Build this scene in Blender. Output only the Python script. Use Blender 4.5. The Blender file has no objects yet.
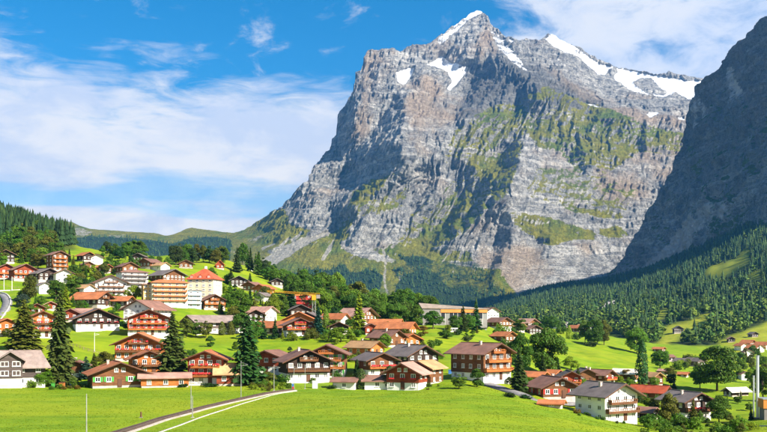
import bpy, math, random
import numpy as np
from mathutils import Vector

# ------------------------------------------------------------------ camera, sky, sun, exposure
SC = bpy.context.scene
F, HZ, CU = 900.0, 325.0, 383.5          # focal length, horizon row and centre column for a 767 x 432 picture
cam_d = bpy.data.cameras.new('camera')
cam_d.sensor_width = 36.0
cam_d.lens = 36.0 * F / 767.0
cam_d.shift_y = (HZ - 216.0) / 767.0
cam_d.clip_start = 1.0
cam_d.clip_end = 60000.0
cam = bpy.data.objects.new('camera', cam_d)
cam.rotation_euler = (math.radians(90), 0, 0)
SC.collection.objects.link(cam)
SC.camera = cam

SUN_DIR = Vector((0.66, -0.50, 0.56)).normalized()        # towards the sun: right, a little behind the camera
SUN_EL = math.asin(SUN_DIR.z)
SUN_AZ = math.atan2(SUN_DIR.x, SUN_DIR.y)
sun_d = bpy.data.lights.new('sun', 'SUN')
sun_d.energy = 5.0
sun_d.angle = math.radians(0.53)
sun_d.color = (1.0, 0.93, 0.82)
sun = bpy.data.objects.new('sun', sun_d)
sun.rotation_euler = SUN_DIR.to_track_quat('Z', 'Y').to_euler()
SC.collection.objects.link(sun)

SC.view_settings.view_transform = 'Standard'
SC.view_settings.look = 'None'
SC.view_settings.exposure = 1.25
SC.view_settings.gamma = 1.0
SC.view_settings.use_curve_mapping = False
SC.cycles.use_denoising = True
SC.cycles.max_bounces = 6
SC.cycles.diffuse_bounces = 2
SC.cycles.glossy_bounces = 2
SC.cycles.transmission_bounces = 2
SC.cycles.transparent_max_bounces = 4
SC.cycles.volume_bounces = 1
HAZE_DENSITY = 3.0e-5


class NT:
    """small helper to write node trees"""
    def __init__(s, tree):
        s.t = tree
        s.n = tree.nodes
        s.l = tree.links

    def new(s, kind, **kw):
        n = s.n.new(kind)
        for k, v in kw.items():
            setattr(n, k, v)
        return n

    def put(s, sock, v):
        if isinstance(v, bpy.types.NodeSocket):
            s.l.new(v, sock)
        else:
            sock.default_value = v

    def math(s, op, a, b=0.0, c=None, clamp=False):
        n = s.new('ShaderNodeMath', operation=op, use_clamp=clamp)
        s.put(n.inputs[0], a)
        s.put(n.inputs[1], b)
        if c is not None:
            s.put(n.inputs[2], c)
        return n.outputs[0]

    def step(s, v, lo, hi):
        n = s.new('ShaderNodeMapRange', interpolation_type='SMOOTHSTEP')
        s.put(n.inputs[0], v)
        n.inputs[1].default_value = lo
        n.inputs[2].default_value = hi
        return n.outputs[0]

    def mix(s, f, a, b, blend='MIX'):
        n = s.new('ShaderNodeMix', data_type='RGBA', blend_type=blend)
        s.put(n.inputs['Factor'], f)
        s.put(n.inputs[6], a if isinstance(a, bpy.types.NodeSocket) else (*a, 1))
        s.put(n.inputs[7], b if isinstance(b, bpy.types.NodeSocket) else (*b, 1))
        return n.outputs[2]

    def noise(s, vec, scale, detail=5, rough=0.55, dist=0.0, col=False):
        n = s.new('ShaderNodeTexNoise')
        if vec is not None:
            s.l.new(vec, n.inputs['Vector'])
        n.inputs['Scale'].default_value = scale
        n.inputs['Detail'].default_value = detail
        n.inputs['Roughness'].default_value = rough
        n.inputs['Distortion'].default_value = dist
        return n.outputs['Color' if col else 'Fac']

    def mapping(s, vec, scale=(1, 1, 1), rot=(0, 0, 0), loc=(0, 0, 0)):
        n = s.new('ShaderNodeMapping')
        s.l.new(vec, n.inputs[0])
        n.inputs['Location'].default_value = loc
        n.inputs['Rotation'].default_value = rot
        n.inputs['Scale'].default_value = scale
        return n.outputs[0]

    def bump(s, h, strength, dist=1.0):
        n = s.new('ShaderNodeBump')
        s.l.new(h, n.inputs['Height'])
        n.inputs['Strength'].default_value = strength
        n.inputs['Distance'].default_value = dist
        return n.outputs[0]


def build_world():
    w = bpy.data.worlds.new('World')
    SC.world = w
    w.use_nodes = True
    T = NT(w.node_tree)
    T.n.clear()
    sky = T.new('ShaderNodeTexSky', sky_type='NISHITA')
    sky.sun_disc = False
    sky.sun_elevation = SUN_EL
    sky.sun_rotation = SUN_AZ
    sky.altitude = 1050
    sky.air_density = 1.0
    sky.dust_density = 0.25
    sky.ozone_density = 4.0
    hs = T.new('ShaderNodeHueSaturation')
    hs.inputs['Hue'].default_value = 0.488
    hs.inputs['Saturation'].default_value = 1.38
    hs.inputs['Value'].default_value = 1.0
    T.l.new(sky.outputs[0], hs.inputs['Color'])
    tc = T.new('ShaderNodeTexCoord')
    d = tc.outputs['Generated']
    sp = T.new('ShaderNodeSeparateXYZ')
    T.l.new(d, sp.inputs[0])
    el = T.math('ARCSINE', sp.outputs[2])
    az = T.math('ARCTAN2', sp.outputs[0], sp.outputs[1])
    cv = T.new('ShaderNodeCombineXYZ')
    T.put(cv.inputs[0], az)
    T.put(cv.inputs[1], el)
    p = cv.outputs[0]
    # low bank of stratus: elevation below about 15 degrees, wispy upper edge
    n1 = T.noise(T.mapping(p, (5.0, 14.0, 1), (0, 0, 0.12), (3.1, 0.7, 0)), 1.0, 7, 0.55, 0.6)
    n2 = T.noise(T.mapping(p, (14.0, 60.0, 1), (0, 0, -0.16), (0.3, 1.7, 0)), 1.0, 6, 0.6, 0.8)
    edge = T.math('ADD', el, T.math('MULTIPLY', T.math('SUBTRACT', n1, 0.5), 0.16))
    edge = T.math('ADD', edge, T.math('MULTIPLY', T.math('SUBTRACT', n2, 0.5), 0.11))
    edge = T.math('ADD', edge, T.math('MULTIPLY', az, 0.06))
    low = T.math('SUBTRACT', 1.0, T.step(edge, 0.203, 0.270), clamp=True)
    # the long thin gap near the bottom of the bank
    n3 = T.noise(T.mapping(p, (5.0, 34.0, 1), (0, 0, 0.04), (1.2, 0.2, 0)), 1.0, 5, 0.55, 0.3)
    gp = T.math('ADD', T.math('ABSOLUTE', T.math('SUBTRACT', el, 0.136)), T.math('MULTIPLY', T.math('SUBTRACT', n3, 0.52), 0.085))
    gap = T.math('SUBTRACT', 1.0, T.step(gp, 0.0, 0.022))
    low = T.math('MULTIPLY', low, T.math('SUBTRACT', 1.0, T.math('MULTIPLY', gap, 0.6)))
    # mottled high cloud, thicker towards the right
    m1 = T.noise(T.mapping(p, (16.0, 30.0, 1), (0, 0, -0.2), (0.9, 4.3, 0)), 1.0, 7, 0.62, 0.4)
    m2 = T.noise(T.mapping(p, (4.0, 7.0, 1), (0, 0, 0.1), (7.9, 2.3, 0)), 1.0, 3, 0.5)
    hi = T.math('ADD', T.math('MULTIPLY', m1, 1.15), T.math('MULTIPLY', T.math('SUBTRACT', m2, 0.5), 0.5))
    hi = T.math('ADD', hi, T.math('MULTIPLY', T.step(az, 0.06, 0.24), 0.47))
    hi = T.math('MULTIPLY', T.step(hi, 0.62, 1.02), T.math('MULTIPLY', T.math('SUBTRACT', 1.0, T.step(el, 0.42, 0.75)), 0.93))
    cl = T.math('MAXIMUM', low, hi)
    shade = T.math('ADD', T.math('MULTIPLY', n1, 0.5), T.math('MULTIPLY', m1, 0.5))
    ccol = T.mix(T.step(shade, 0.40, 0.60), (0.385, 0.42, 0.49), (0.54, 0.525, 0.505))
    bg = T.new('ShaderNodeBackground')
    bg.inputs[1].default_value = 0.060
    T.l.new(hs.outputs[0], bg.inputs[0])
    bc = T.new('ShaderNodeBackground')
    T.l.new(ccol, bc.inputs[0])
    bc.inputs[1].default_value = 0.80
    mx = T.new('ShaderNodeMixShader')
    T.l.new(cl, mx.inputs[0])
    T.l.new(bg.outputs[0], mx.inputs[1])
    T.l.new(bc.outputs[0], mx.inputs[2])
    out = T.new('ShaderNodeOutputWorld')
    T.l.new(mx.outputs[0], out.inputs[0])


build_world()

# ------------------------------------------------------------------ helpers
rng = np.random.default_rng(7)
R = random.Random(11)
COL = SC.collection


def np_mesh(name, verts, quads=None, tris=None, smooth=False):
    me = bpy.data.meshes.new(name)
    verts = np.asarray(verts, dtype=np.float32)
    loops, starts, tot = [], [], 0
    if quads is not None and len(quads):
        q = np.asarray(quads, dtype=np.int32)
        loops.append(q.ravel())
        starts.append(np.arange(len(q), dtype=np.int32) * 4)
        tot = q.size
    if tris is not None and len(tris):
        t = np.asarray(tris, dtype=np.int32)
        loops.append(t.ravel())
        starts.append(tot + np.arange(len(t), dtype=np.int32) * 3)
    lo = np.concatenate(loops)
    st = np.concatenate(starts)
    me.vertices.add(len(verts))
    me.vertices.foreach_set('co', verts.ravel())
    me.loops.add(len(lo))
    me.loops.foreach_set('vertex_index', lo)
    me.polygons.add(len(st))
    me.polygons.foreach_set('loop_start', st)
    if smooth:
        me.polygons.foreach_set('use_smooth', np.ones(len(st), dtype=bool))
    me.update(calc_edges=True)
    me.validate()
    return me


def link(name, data, parent=None, mat=None):
    o = bpy.data.objects.new(name, data)
    COL.objects.link(o)
    if parent is not None:
        o.parent = parent
    if mat is not None:
        data.materials.append(mat)
    return o


def tag(o, label=None, cat=None, group=None, kind=None):
    if label:
        o['label'] = label
    if cat:
        o['category'] = cat
    if group:
        o['group'] = group
    if kind:
        o['kind'] = kind
    return o


class MB:
    """collects faces into one mesh"""
    def __init__(s):
        s.v, s.f = [], []

    def poly(s, pts, faces):
        b = len(s.v)
        s.v += [tuple(p) for p in pts]
        s.f += [tuple(b + i for i in f) for f in faces]
        return s

    def box(s, x0, x1, y0, y1, z0, z1):
        return s.poly([(x0, y0, z0), (x1, y0, z0), (x1, y1, z0), (x0, y1, z0), (x0, y0, z1), (x1, y0, z1), (x1, y1, z1), (x0, y1, z1)],
                      [(3, 2, 1, 0), (4, 5, 6, 7), (0, 1, 5, 4), (1, 2, 6, 5), (2, 3, 7, 6), (3, 0, 4, 7)])

    def bar(s, a, b, r, n=6, r2=None):
        a, b = Vector(a), Vector(b)
        r2 = r if r2 is None else r2
        d = (b - a).normalized()
        u = d.orthogonal().normalized()
        w = d.cross(u)
        pts = []
        for c, rr in ((a, r), (b, r2)):
            for i in range(n):
                t = 2 * math.pi * i / n
                pts.append(c + (u * math.cos(t) + w * math.sin(t)) * rr)
        fs = [(i, (i + 1) % n, n + (i + 1) % n, n + i) for i in range(n)]
        fs += [tuple(range(n))[::-1], tuple(range(n, 2 * n))]
        return s.poly(pts, fs)

    def mesh(s, name):
        me = bpy.data.meshes.new(name)
        me.from_pydata(s.v, [], s.f)
        me.update()
        return me

    def build(s, name, mat, parent=None):
        return link(name, s.mesh(name), parent, mat)


def empty(name, loc, rz=0.0, sc=1.0):
    o = bpy.data.objects.new(name, None)
    o.empty_display_size = 1.0
    COL.objects.link(o)
    o.location = loc
    o.rotation_euler = (0, 0, rz)
    o.scale = (sc, sc, sc)
    return o


# ---- vectorised gradient noise
_perm = rng.permutation(256).astype(np.int32)
_perm = np.concatenate([_perm, _perm, _perm])
_grad = rng.normal(size=(256, 3))
_grad /= np.linalg.norm(_grad, axis=1)[:, None]


def perlin(x, y, z):
    xi, yi, zi = np.floor(x).astype(np.int64), np.floor(y).astype(np.int64), np.floor(z).astype(np.int64)
    xf, yf, zf = x - xi, y - yi, z - zi
    u, v, w = [t * t * t * (t * (t * 6 - 15) + 10) for t in (xf, yf, zf)]
    xi, yi, zi = xi & 255, yi & 255, zi & 255
    res = 0.0
    for dx in (0, 1):
        for dy in (0, 1):
            for dz in (0, 1):
                h = _perm[_perm[_perm[xi + dx] + yi + dy] + zi + dz]
                g = _grad[h]
                dot = g[..., 0] * (xf - dx) + g[..., 1] * (yf - dy) + g[..., 2] * (zf - dz)
                res = res + dot * (u if dx else 1 - u) * (v if dy else 1 - v) * (w if dz else 1 - w)
    return res


def fbm(x, y, z, oct=5, gain=0.5, ridged=False):
    a, s, tot = 1.0, 0.0, 0.0
    for i in range(oct):
        n = perlin(x + 17.3 * i, y - 9.1 * i, z + 5.7 * i)
        if ridged:
            n = 0.55 - np.abs(n) * 2.0
        s = s + a * n
        a *= gain
        x, y, z = x * 2.03, y * 2.03, z * 2.03
    return s


def in_poly(u, v, poly):
    u, v = np.asarray(u, float), np.asarray(v, float)
    c = np.zeros(np.broadcast(u, v).shape, bool)
    n = len(poly)
    for i in range(n):
        (x1, y1), (x2, y2) = poly[i], poly[(i + 1) % n]
        if y1 == y2:
            continue
        c ^= ((y1 > v) != (y2 > v)) & (u < (x2 - x1) * (v - y1) / (y2 - y1) + x1)
    return c


def blur(a, s0, s1):
    def ker(s):
        r = max(1, int(3 * s))
        k = np.exp(-0.5 * (np.arange(-r, r + 1) / s) ** 2)
        return k / k.sum(), r
    for ax, s in ((0, s0), (1, s1)):
        if s <= 0:
            continue
        k, r = ker(s)
        pad = [(0, 0), (0, 0)]
        pad[ax] = (r, r)
        b = np.pad(a, pad, mode='edge')
        out = np.zeros_like(a)
        for i, w in enumerate(k):
            sl = [slice(None), slice(None)]
            sl[ax] = slice(i, i + a.shape[ax])
            out += w * b[tuple(sl)]
        a = out
    return a


# ------------------------------------------------------------------ materials
MATS = {}


def mat(name):
    m = bpy.data.materials.new(name)
    m.use_nodes = True
    T = NT(m.node_tree)
    T.n.clear()
    out = T.new('ShaderNodeOutputMaterial')
    b = T.new('ShaderNodeBsdfPrincipled')
    T.l.new(b.outputs[0], out.inputs[0])
    b.inputs['Roughness'].default_value = 0.85
    b.inputs['Specular IOR Level'].default_value = 0.25
    MATS[name] = m
    return m, T, b, out


def simple(name, col, rough=0.8, var=0.18, scale=0.6, bump=0.0, metal=0.0, stretch=(1, 1, 1), spec=0.25):
    m, T, b, out = mat(name)
    tc = T.new('ShaderNodeTexCoord')
    oi = T.new('ShaderNodeObjectInfo')
    add = T.new('ShaderNodeVectorMath', operation='ADD')
    T.l.new(tc.outputs['Object'], add.inputs[0])
    T.l.new(oi.outputs['Location'], add.inputs[1])
    p = T.mapping(add.outputs[0], stretch)
    n = T.noise(p, scale, 6, 0.65)
    lo = tuple(c * (1 - var * 1.6) for c in col)
    hi = tuple(min(1, c * (1 + var * 1.3)) for c in col)
    c = T.mix(T.step(n, 0.3, 0.7), lo, hi)
    hv = T.new('ShaderNodeHueSaturation')
    T.put(hv.inputs['Value'], T.math('ADD', 0.86, T.math('MULTIPLY', oi.outputs['Random'], 0.28)))
    T.l.new(c, hv.inputs['Color'])
    T.l.new(hv.outputs[0], b.inputs['Base Color'])
    b.inputs['Roughness'].default_value = rough
    b.inputs['Metallic'].default_value = metal
    b.inputs['Specular IOR Level'].default_value = spec
    if bump:
        n2 = T.noise(p, scale * 6, 4, 0.6)
        T.l.new(T.bump(n2, bump, 0.05), b.inputs['Normal'])
    return m


def timber(name, col):
    """boarded wall: horizontal boards with dark joints, weathered in streaks"""
    m, T, b, out = mat(name)
    tc = T.new('ShaderNodeTexCoord')
    oi = T.new('ShaderNodeObjectInfo')
    add = T.new('ShaderNodeVectorMath', operation='ADD')
    T.l.new(tc.outputs['Object'], add.inputs[0])
    T.l.new(oi.outputs['Location'], add.inputs[1])
    n = T.noise(T.mapping(add.outputs[0], (0.7, 0.7, 3.0)), 0.8, 6, 0.7)
    st = T.noise(T.mapping(add.outputs[0], (2.2, 2.2, 0.25)), 0.7, 4, 0.6)
    sp = T.new('ShaderNodeSeparateXYZ')
    T.l.new(tc.outputs['Object'], sp.inputs[0])
    fr = T.math('FRACT', T.math('MULTIPLY', sp.outputs[2], 3.6))
    joint = T.math('SUBTRACT', 1.0, T.step(T.math('ABSOLUTE', T.math('SUBTRACT', fr, 0.5)), 0.40, 0.5))
    c = T.mix(T.step(n, 0.3, 0.72), tuple(x * 0.62 for x in col), tuple(min(1, x * 1.3) for x in col))
    c = T.mix(T.math('MULTIPLY', T.step(st, 0.5, 0.75), 0.45), c, tuple(x * 0.5 + 0.02 for x in col))
    c = T.mix(T.math('MULTIPLY', T.math('SUBTRACT', 1.0, joint), 0.5), c, tuple(x * 0.35 for x in col))
    hv = T.new('ShaderNodeHueSaturation')
    T.put(hv.inputs['Value'], T.math('ADD', 0.85, T.math('MULTIPLY', oi.outputs['Random'], 0.3)))
    T.l.new(c, hv.inputs['Color'])
    T.l.new(hv.outputs[0], b.inputs['Base Color'])
    T.l.new(T.bump(joint, 0.5, 0.03), b.inputs['Normal'])
    return m


def roofing(name, col, moss=0.25):
    """tiled roof: courses, patches of replaced tiles, moss and lichen"""
    m, T, b, out = mat(name)
    tc = T.new('ShaderNodeTexCoord')
    oi = T.new('ShaderNodeObjectInfo')
    add = T.new('ShaderNodeVectorMath', operation='ADD')
    T.l.new(tc.outputs['Object'], add.inputs[0])
    T.l.new(oi.outputs['Location'], add.inputs[1])
    n = T.noise(add.outputs[0], 0.33, 6, 0.7)
    sp = T.new('ShaderNodeSeparateXYZ')
    T.l.new(tc.outputs['Object'], sp.inputs[0])
    fr = T.math('FRACT', T.math('MULTIPLY', sp.outputs[2], 5.5))
    fy = T.math('FRACT', T.math('MULTIPLY', sp.outputs[1], 2.2))
    vo = T.new('ShaderNodeTexVoronoi')
    vo.inputs['Scale'].default_value = 1.6
    T.l.new(add.outputs[0], vo.inputs['Vector'])
    c = T.mix(T.step(n, 0.28, 0.72), tuple(x * 0.68 for x in col), tuple(min(1, x * 1.28) for x in col))
    vs = T.new('ShaderNodeSeparateXYZ')
    T.l.new(vo.outputs['Color'], vs.inputs[0])
    c = T.mix(T.math('MULTIPLY', T.step(vs.outputs[0], 0.55, 1.0), 0.35), c, tuple(x * 0.6 + 0.05 for x in col))
    c = T.mix(T.math('MULTIPLY', T.step(fr, 0.72, 1.0), 0.45), c, tuple(x * 0.4 for x in col))
    g = T.noise(add.outputs[0], 0.9, 5, 0.7)
    c = T.mix(T.math('MULTIPLY', T.step(g, 0.56, 0.72), moss), c, (0.16, 0.14, 0.07))
    hv = T.new('ShaderNodeHueSaturation')
    T.put(hv.inputs['Value'], T.math('ADD', 0.84, T.math('MULTIPLY', oi.outputs['Random'], 0.32)))
    T.l.new(c, hv.inputs['Color'])
    T.l.new(hv.outputs[0], b.inputs['Base Color'])
    b.inputs['Roughness'].default_value = 0.75
    hh = T.math('ADD', fr, T.math('MULTIPLY', T.step(T.math('ABSOLUTE', T.math('SUBTRACT', fy, 0.5)), 0.2, 0.5), 0.4))
    T.l.new(T.bump(hh, 0.35, 0.05), b.inputs['Normal'])
    return m


timber('dark_timber', (0.050, 0.030, 0.022))
timber('brown_timber', (0.17, 0.070, 0.028))
timber('red_timber', (0.26, 0.052, 0.020))
timber('orange_timber', (0.42, 0.135, 0.032))
timber('grey_timber', (0.10, 0.075, 0.066))
simple('white_plaster', (0.78, 0.75, 0.70), 0.9, 0.06, 0.35)
simple('cream_plaster', (0.72, 0.60, 0.42), 0.9, 0.06, 0.35)
simple('yellow_plaster', (0.58, 0.36, 0.15), 0.9, 0.06, 0.35)
simple('blue_plaster', (0.34, 0.46, 0.55), 0.9, 0.06, 0.35)
simple('red_plaster', (0.46, 0.045, 0.035), 0.9, 0.08, 0.35)
simple('concrete', (0.26, 0.24, 0.225), 0.9, 0.12, 0.25)
simple('orange_panel', (0.62, 0.23, 0.05), 0.6, 0.06, 0.3)
roofing('orange_tile', (0.40, 0.135, 0.05))
roofing('red_tile', (0.44, 0.085, 0.035), 0.15)
roofing('brown_tile', (0.21, 0.105, 0.075))
roofing('grey_tile', (0.155, 0.125, 0.115), 0.3)
roofing('tan_tile', (0.42, 0.245, 0.115))
roofing('pink_tile', (0.40, 0.225, 0.175))
roofing('weathered_tile', (0.25, 0.19, 0.165), 0.35)
roofing('hall_roof', (0.30, 0.235, 0.18), 0.1)
roofing('pale_sheet', (0.66, 0.60, 0.52), 0.2)
simple('white_paint', (0.80, 0.79, 0.76), 0.6, 0.03, 1.0)
simple('green_paint', (0.06, 0.30, 0.05), 0.6, 0.08, 1.0)
simple('red_paint', (0.45, 0.03, 0.02), 0.6, 0.08, 1.0)
simple('brown_paint', (0.10, 0.045, 0.025), 0.7, 0.1, 1.0)
simple('flowers', (0.55, 0.03, 0.035), 0.8, 0.5, 5.0)
simple('metal', (0.55, 0.57, 0.60), 0.35, 0.04, 0.5, metal=0.7, spec=0.5)
simple('weathered_post', (0.24, 0.25, 0.22), 0.7, 0.15, 1.0)
simple('rail_steel', (0.16, 0.11, 0.09), 0.5, 0.2, 2.0, metal=0.6)
simple('sleeper', (0.13, 0.095, 0.075), 0.9, 0.25, 2.0)
simple('pale_stone', (0.44, 0.41, 0.36), 0.9, 0.12, 0.8)
simple('chimney_stone', (0.50, 0.42, 0.37), 0.9, 0.15, 1.0)
simple('yellow_paint', (0.75, 0.36, 0.02), 0.5, 0.08, 0.6)
simple('blue_paint', (0.05, 0.16, 0.42), 0.5, 0.08, 0.6)
simple('bark', (0.085, 0.06, 0.042), 0.95, 0.3, 2.0, stretch=(1, 1, 0.3))
simple('fence_wood', (0.30, 0.21, 0.14), 0.9, 0.2, 2.0)


def glass_mat():
    m, T, b, out = mat('window_glass')
    oi = T.new('ShaderNodeObjectInfo')
    c = T.mix(T.step(oi.outputs['Random'], 0.55, 0.75), (0.018, 0.022, 0.028), (0.24, 0.24, 0.23))
    T.l.new(c, b.inputs['Base Color'])
    b.inputs['Roughness'].default_value = 0.12
    b.inputs['Specular IOR Level'].default_value = 0.6


glass_mat()


def gravel_mat():
    m, T, b, out = mat('ballast')
    tc = T.new('ShaderNodeTexCoord')
    n = T.noise(tc.outputs['Object'], 6.0, 4, 0.8)
    n2 = T.noise(tc.outputs['Object'], 0.4, 4, 0.6)
    c = T.mix(n, (0.20, 0.175, 0.15), (0.50, 0.45, 0.39))
    c = T.mix(T.math('MULTIPLY', T.step(n2, 0.45, 0.7), 0.5), c, (0.19, 0.15, 0.08))
    T.l.new(c, b.inputs['Base Color'])
    T.l.new(T.bump(n, 0.8, 0.1), b.inputs['Normal'])


gravel_mat()
simple('asphalt', (0.20, 0.19, 0.19), 0.9, 0.2, 0.5)


def leaf_mat(name, translucent=0.25):
    m, T, b, out = mat(name)
    oi = T.new('ShaderNodeAttribute', attribute_name='tint') if name == 'grass_blade' else T.new('ShaderNodeObjectInfo')
    geo = T.new('ShaderNodeNewGeometry')
    n = T.noise(geo.outputs['Position'], 0.45, 4, 0.7)
    rp = geo.outputs['Random Per Island']
    hs = T.new('ShaderNodeHueSaturation')
    T.l.new(oi.outputs['Color'], hs.inputs['Color'])
    T.put(hs.inputs['Hue'], T.math('ADD', 0.482, T.math('MULTIPLY', rp, 0.036)))
    T.put(hs.inputs['Value'], T.math('ADD', T.math('MULTIPLY', T.step(n, 0.25, 0.75), 0.55), T.math('ADD', 0.42, T.math('MULTIPLY', rp, 0.55))))
    T.l.new(hs.outputs[0], b.inputs['Base Color'])
    b.inputs['Roughness'].default_value = 0.6
    b.inputs['Specular IOR Level'].default_value = 0.2
    tr = T.new('ShaderNodeBsdfTranslucent')
    T.l.new(hs.outputs[0], tr.inputs[0])
    mx = T.new('ShaderNodeMixShader')
    mx.inputs[0].default_value = translucent
    T.l.new(b.outputs[0], mx.inputs[1])
    T.l.new(tr.outputs[0], mx.inputs[2])
    T.l.new(mx.outputs[0], out.inputs[0])


leaf_mat('foliage', 0.4)
leaf_mat('grass_blade', 0.5)
leaf_mat('needles', 0.2)

# ------------------------------------------------------------------ the ground: one sheet from the meadow to the far valley
NEAR = [(8, 640), (14, 560), (25, 515), (60, 468), (90, 449)]
TAB = {
    -150: [(125, 432), (180, 405), (230, 388), (300, 340), (350, 318), (420, 292), (480, 276), (560, 256), (700, 226), (850, 202), (1000, 190), (1300, 205), (2000, 280), (4000, 330)],
    0: [(125, 431), (180, 404), (228, 387), (265, 366), (310, 343), (350, 322), (400, 302), (450, 289), (500, 278), (560, 264), (640, 250), (760, 236), (900, 223), (1000, 219), (1300, 230), (2000, 290), (4000, 330)],
    60: [(125, 431), (180, 404), (232, 389), (265, 370), (300, 350), (350, 327), (410, 303), (470, 284), (530, 270), (600, 259), (700, 250), (820, 243), (930, 238), (1300, 262), (2000, 300), (4000, 330)],
    120: [(125, 432), (180, 404), (232, 389), (270, 370), (310, 348), (350, 332), (405, 309), (460, 291), (530, 272), (620, 260), (720, 254), (800, 253), (1200, 282), (2000, 312), (4000, 330)],
    180: [(125, 432), (180, 405), (232, 389), (270, 372), (310, 350), (360, 336), (410, 316), (450, 304), (530, 278), (610, 264), (690, 258), (760, 257), (1100, 286), (2000, 312), (4000, 330)],
    240: [(122, 432), (180, 405), (235, 388), (285, 368), (330, 348), (380, 332), (430, 316), (500, 296), (580, 278), (650, 267), (720, 261), (780, 260), (1100, 294), (2000, 316), (4000, 330)],
    300: [(120, 432), (180, 402), (238, 389), (265, 379), (300, 358), (340, 341), (390, 328), (450, 314), (520, 301), (600, 292), (680, 288), (800, 296), (1200, 316), (2000, 322), (4000, 330)],
    360: [(118, 432), (180, 401), (240, 390), (275, 377), (315, 354), (360, 340), (420, 329), (500, 319), (600, 312), (740, 308), (900, 316), (1400, 325), (2200, 326), (4000, 330)],
    420: [(118, 432), (180, 402), (240, 390), (270, 377), (320, 352), (380, 338), (450, 327), (540, 319), (640, 313), (760, 310), (950, 318), (1400, 326), (2200, 326), (4000, 330)],
    480: [(118, 432), (180, 401), (225, 389), (250, 378), (290, 362), (330, 351), (390, 338), (470, 327), (560, 320), (680, 315), (800, 313), (1000, 320), (1500, 326), (2400, 322), (3300, 317), (4000, 325)],
    540: [(118, 434), (160, 415), (195, 405), (218, 403), (250, 395), (290, 384), (330, 374), (390, 362), (470, 351), (590, 340), (720, 333), (880, 328), (1050, 332), (1400, 334), (2000, 319), (2800, 302), (3600, 287), (4000, 292)],
    600: [(118, 440), (150, 427), (180, 420), (205, 419), (232, 415), (270, 402), (310, 390), (360, 378), (430, 366), (520, 356), (640, 346), (780, 338), (900, 335), (1050, 337), (1250, 338), (1600, 322), (2200, 304), (3000, 292), (3600, 285), (4000, 285)],
    660: [(118, 452), (150, 441), (190, 433), (220, 426), (250, 417), (290, 401), (340, 389), (400, 378), (500, 366), (650, 357), (830, 351), (960, 348), (1080, 344), (1250, 334), (1500, 318), (1900, 301), (2500, 285), (3200, 270), (4000, 268)],
    720: [(118, 456), (150, 446), (190, 437), (230, 427), (260, 417), (320, 402), (390, 390), (460, 381), (560, 371), (680, 363), (820, 354), (950, 347), (1080, 339), (1250, 326), (1450, 310), (1750, 291), (2150, 268), (2600, 248), (3200, 238), (4000, 240)],
    767: [(118, 448), (150, 437), (190, 428), (230, 419), (300, 406), (390, 393), (480, 381), (560, 372), (650, 363), (760, 354), (880, 347), (980, 341), (1100, 333), (1280, 317), (1550, 292), (1950, 258), (2350, 228), (2900, 205), (4000, 210)],
    900: [(118, 448), (150, 437), (190, 428), (230, 419), (300, 406), (390, 393), (480, 381), (560, 372), (650, 363), (760, 354), (880, 347), (980, 341), (1100, 332), (1280, 315), (1550, 290), (1950, 256), (2350, 226), (2900, 203), (4000, 208)],
    1050: [(118, 448), (190, 428), (300, 406), (480, 381), (650, 363), (880, 347), (1100, 332), (1280, 315), (1550, 290), (1950, 258), (2350, 230), (2900, 210), (4000, 210)],
}
GU = np.arange(-250, 1051, 3.0)
GL = np.linspace(math.log(8), math.log(4600), 460)
_keys = sorted(TAB)
_cols = []
for k in _keys:
    pts = NEAR + TAB[k]
    _cols.append(np.interp(GL, np.log([p[0] for p in pts]), [p[1] for p in pts]))
_cols = np.array(_cols)
GV = np.array([np.interp(GU, _keys, _cols[:, j]) for j in range(len(GL))]).T      # (u, d)
GV = blur(GV, 7.0, 2.2)
GD = np.exp(GL)
_X = (GU[:, None] - CU) / F * GD[None, :]
_Y = np.broadcast_to(GD[None, :], _X.shape)
_Z = (HZ - GV) * GD[None, :] / F
_und = fbm(_X / 34, _Y / 34, _X * 0, 4) * 1.5 * np.clip((_Y - 40) / 160, 0.25, 2.2)
_und += fbm(_X / 240, _Y / 240, _X * 0 + 4, 4) * np.clip((_Y - 700) / 1200, 0, 1) * 26
_und += fbm(_X / 7, _Y / 7, _X * 0 + 9, 3) * 0.16
_calm = np.clip((_Y - 235) / 60, 0, 1)
_und *= _calm + (1 - _calm) * np.interp(GU, [290, 380], [0.12, 1.0])[:, None]
GZ = _Z + _und


def ground_z(x, y, G=None):
    G = GZ if G is None else G
    x, y = np.asarray(x, float), np.asarray(y, float)
    u = CU + F * x / y
    a = np.clip((u - GU[0]) / (GU[1] - GU[0]), 0, len(GU) - 1.001)
    b = np.clip((np.log(y) - GL[0]) / (GL[1] - GL[0]), 0, len(GL) - 1.001)
    i, j = a.astype(int), b.astype(int)
    s, t = a - i, b - j
    return (G[i, j] * (1 - s) * (1 - t) + G[i + 1, j] * s * (1 - t) + G[i, j + 1] * (1 - s) * t + G[i + 1, j + 1] * s * t)


def place(u, v, dmin=60.0, G=None):
    """first spot of the ground seen along a sight line -> x, y, z"""
    ds = np.exp(np.linspace(math.log(dmin), math.log(4500), 1600))
    xs = (u - CU) / F * ds
    vs = HZ - F * ground_z(xs, ds, G) / ds
    hit = np.nonzero(vs <= v)[0]
    i = hit[0] if len(hit) else int(np.argmin(vs))
    return float(xs[i]), float(ds[i]), float(ground_z(xs[i], ds[i]))


def at(x, y, dz=0.0):
    return (float(x), float(y), float(ground_z(x, y)) + dz)


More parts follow.
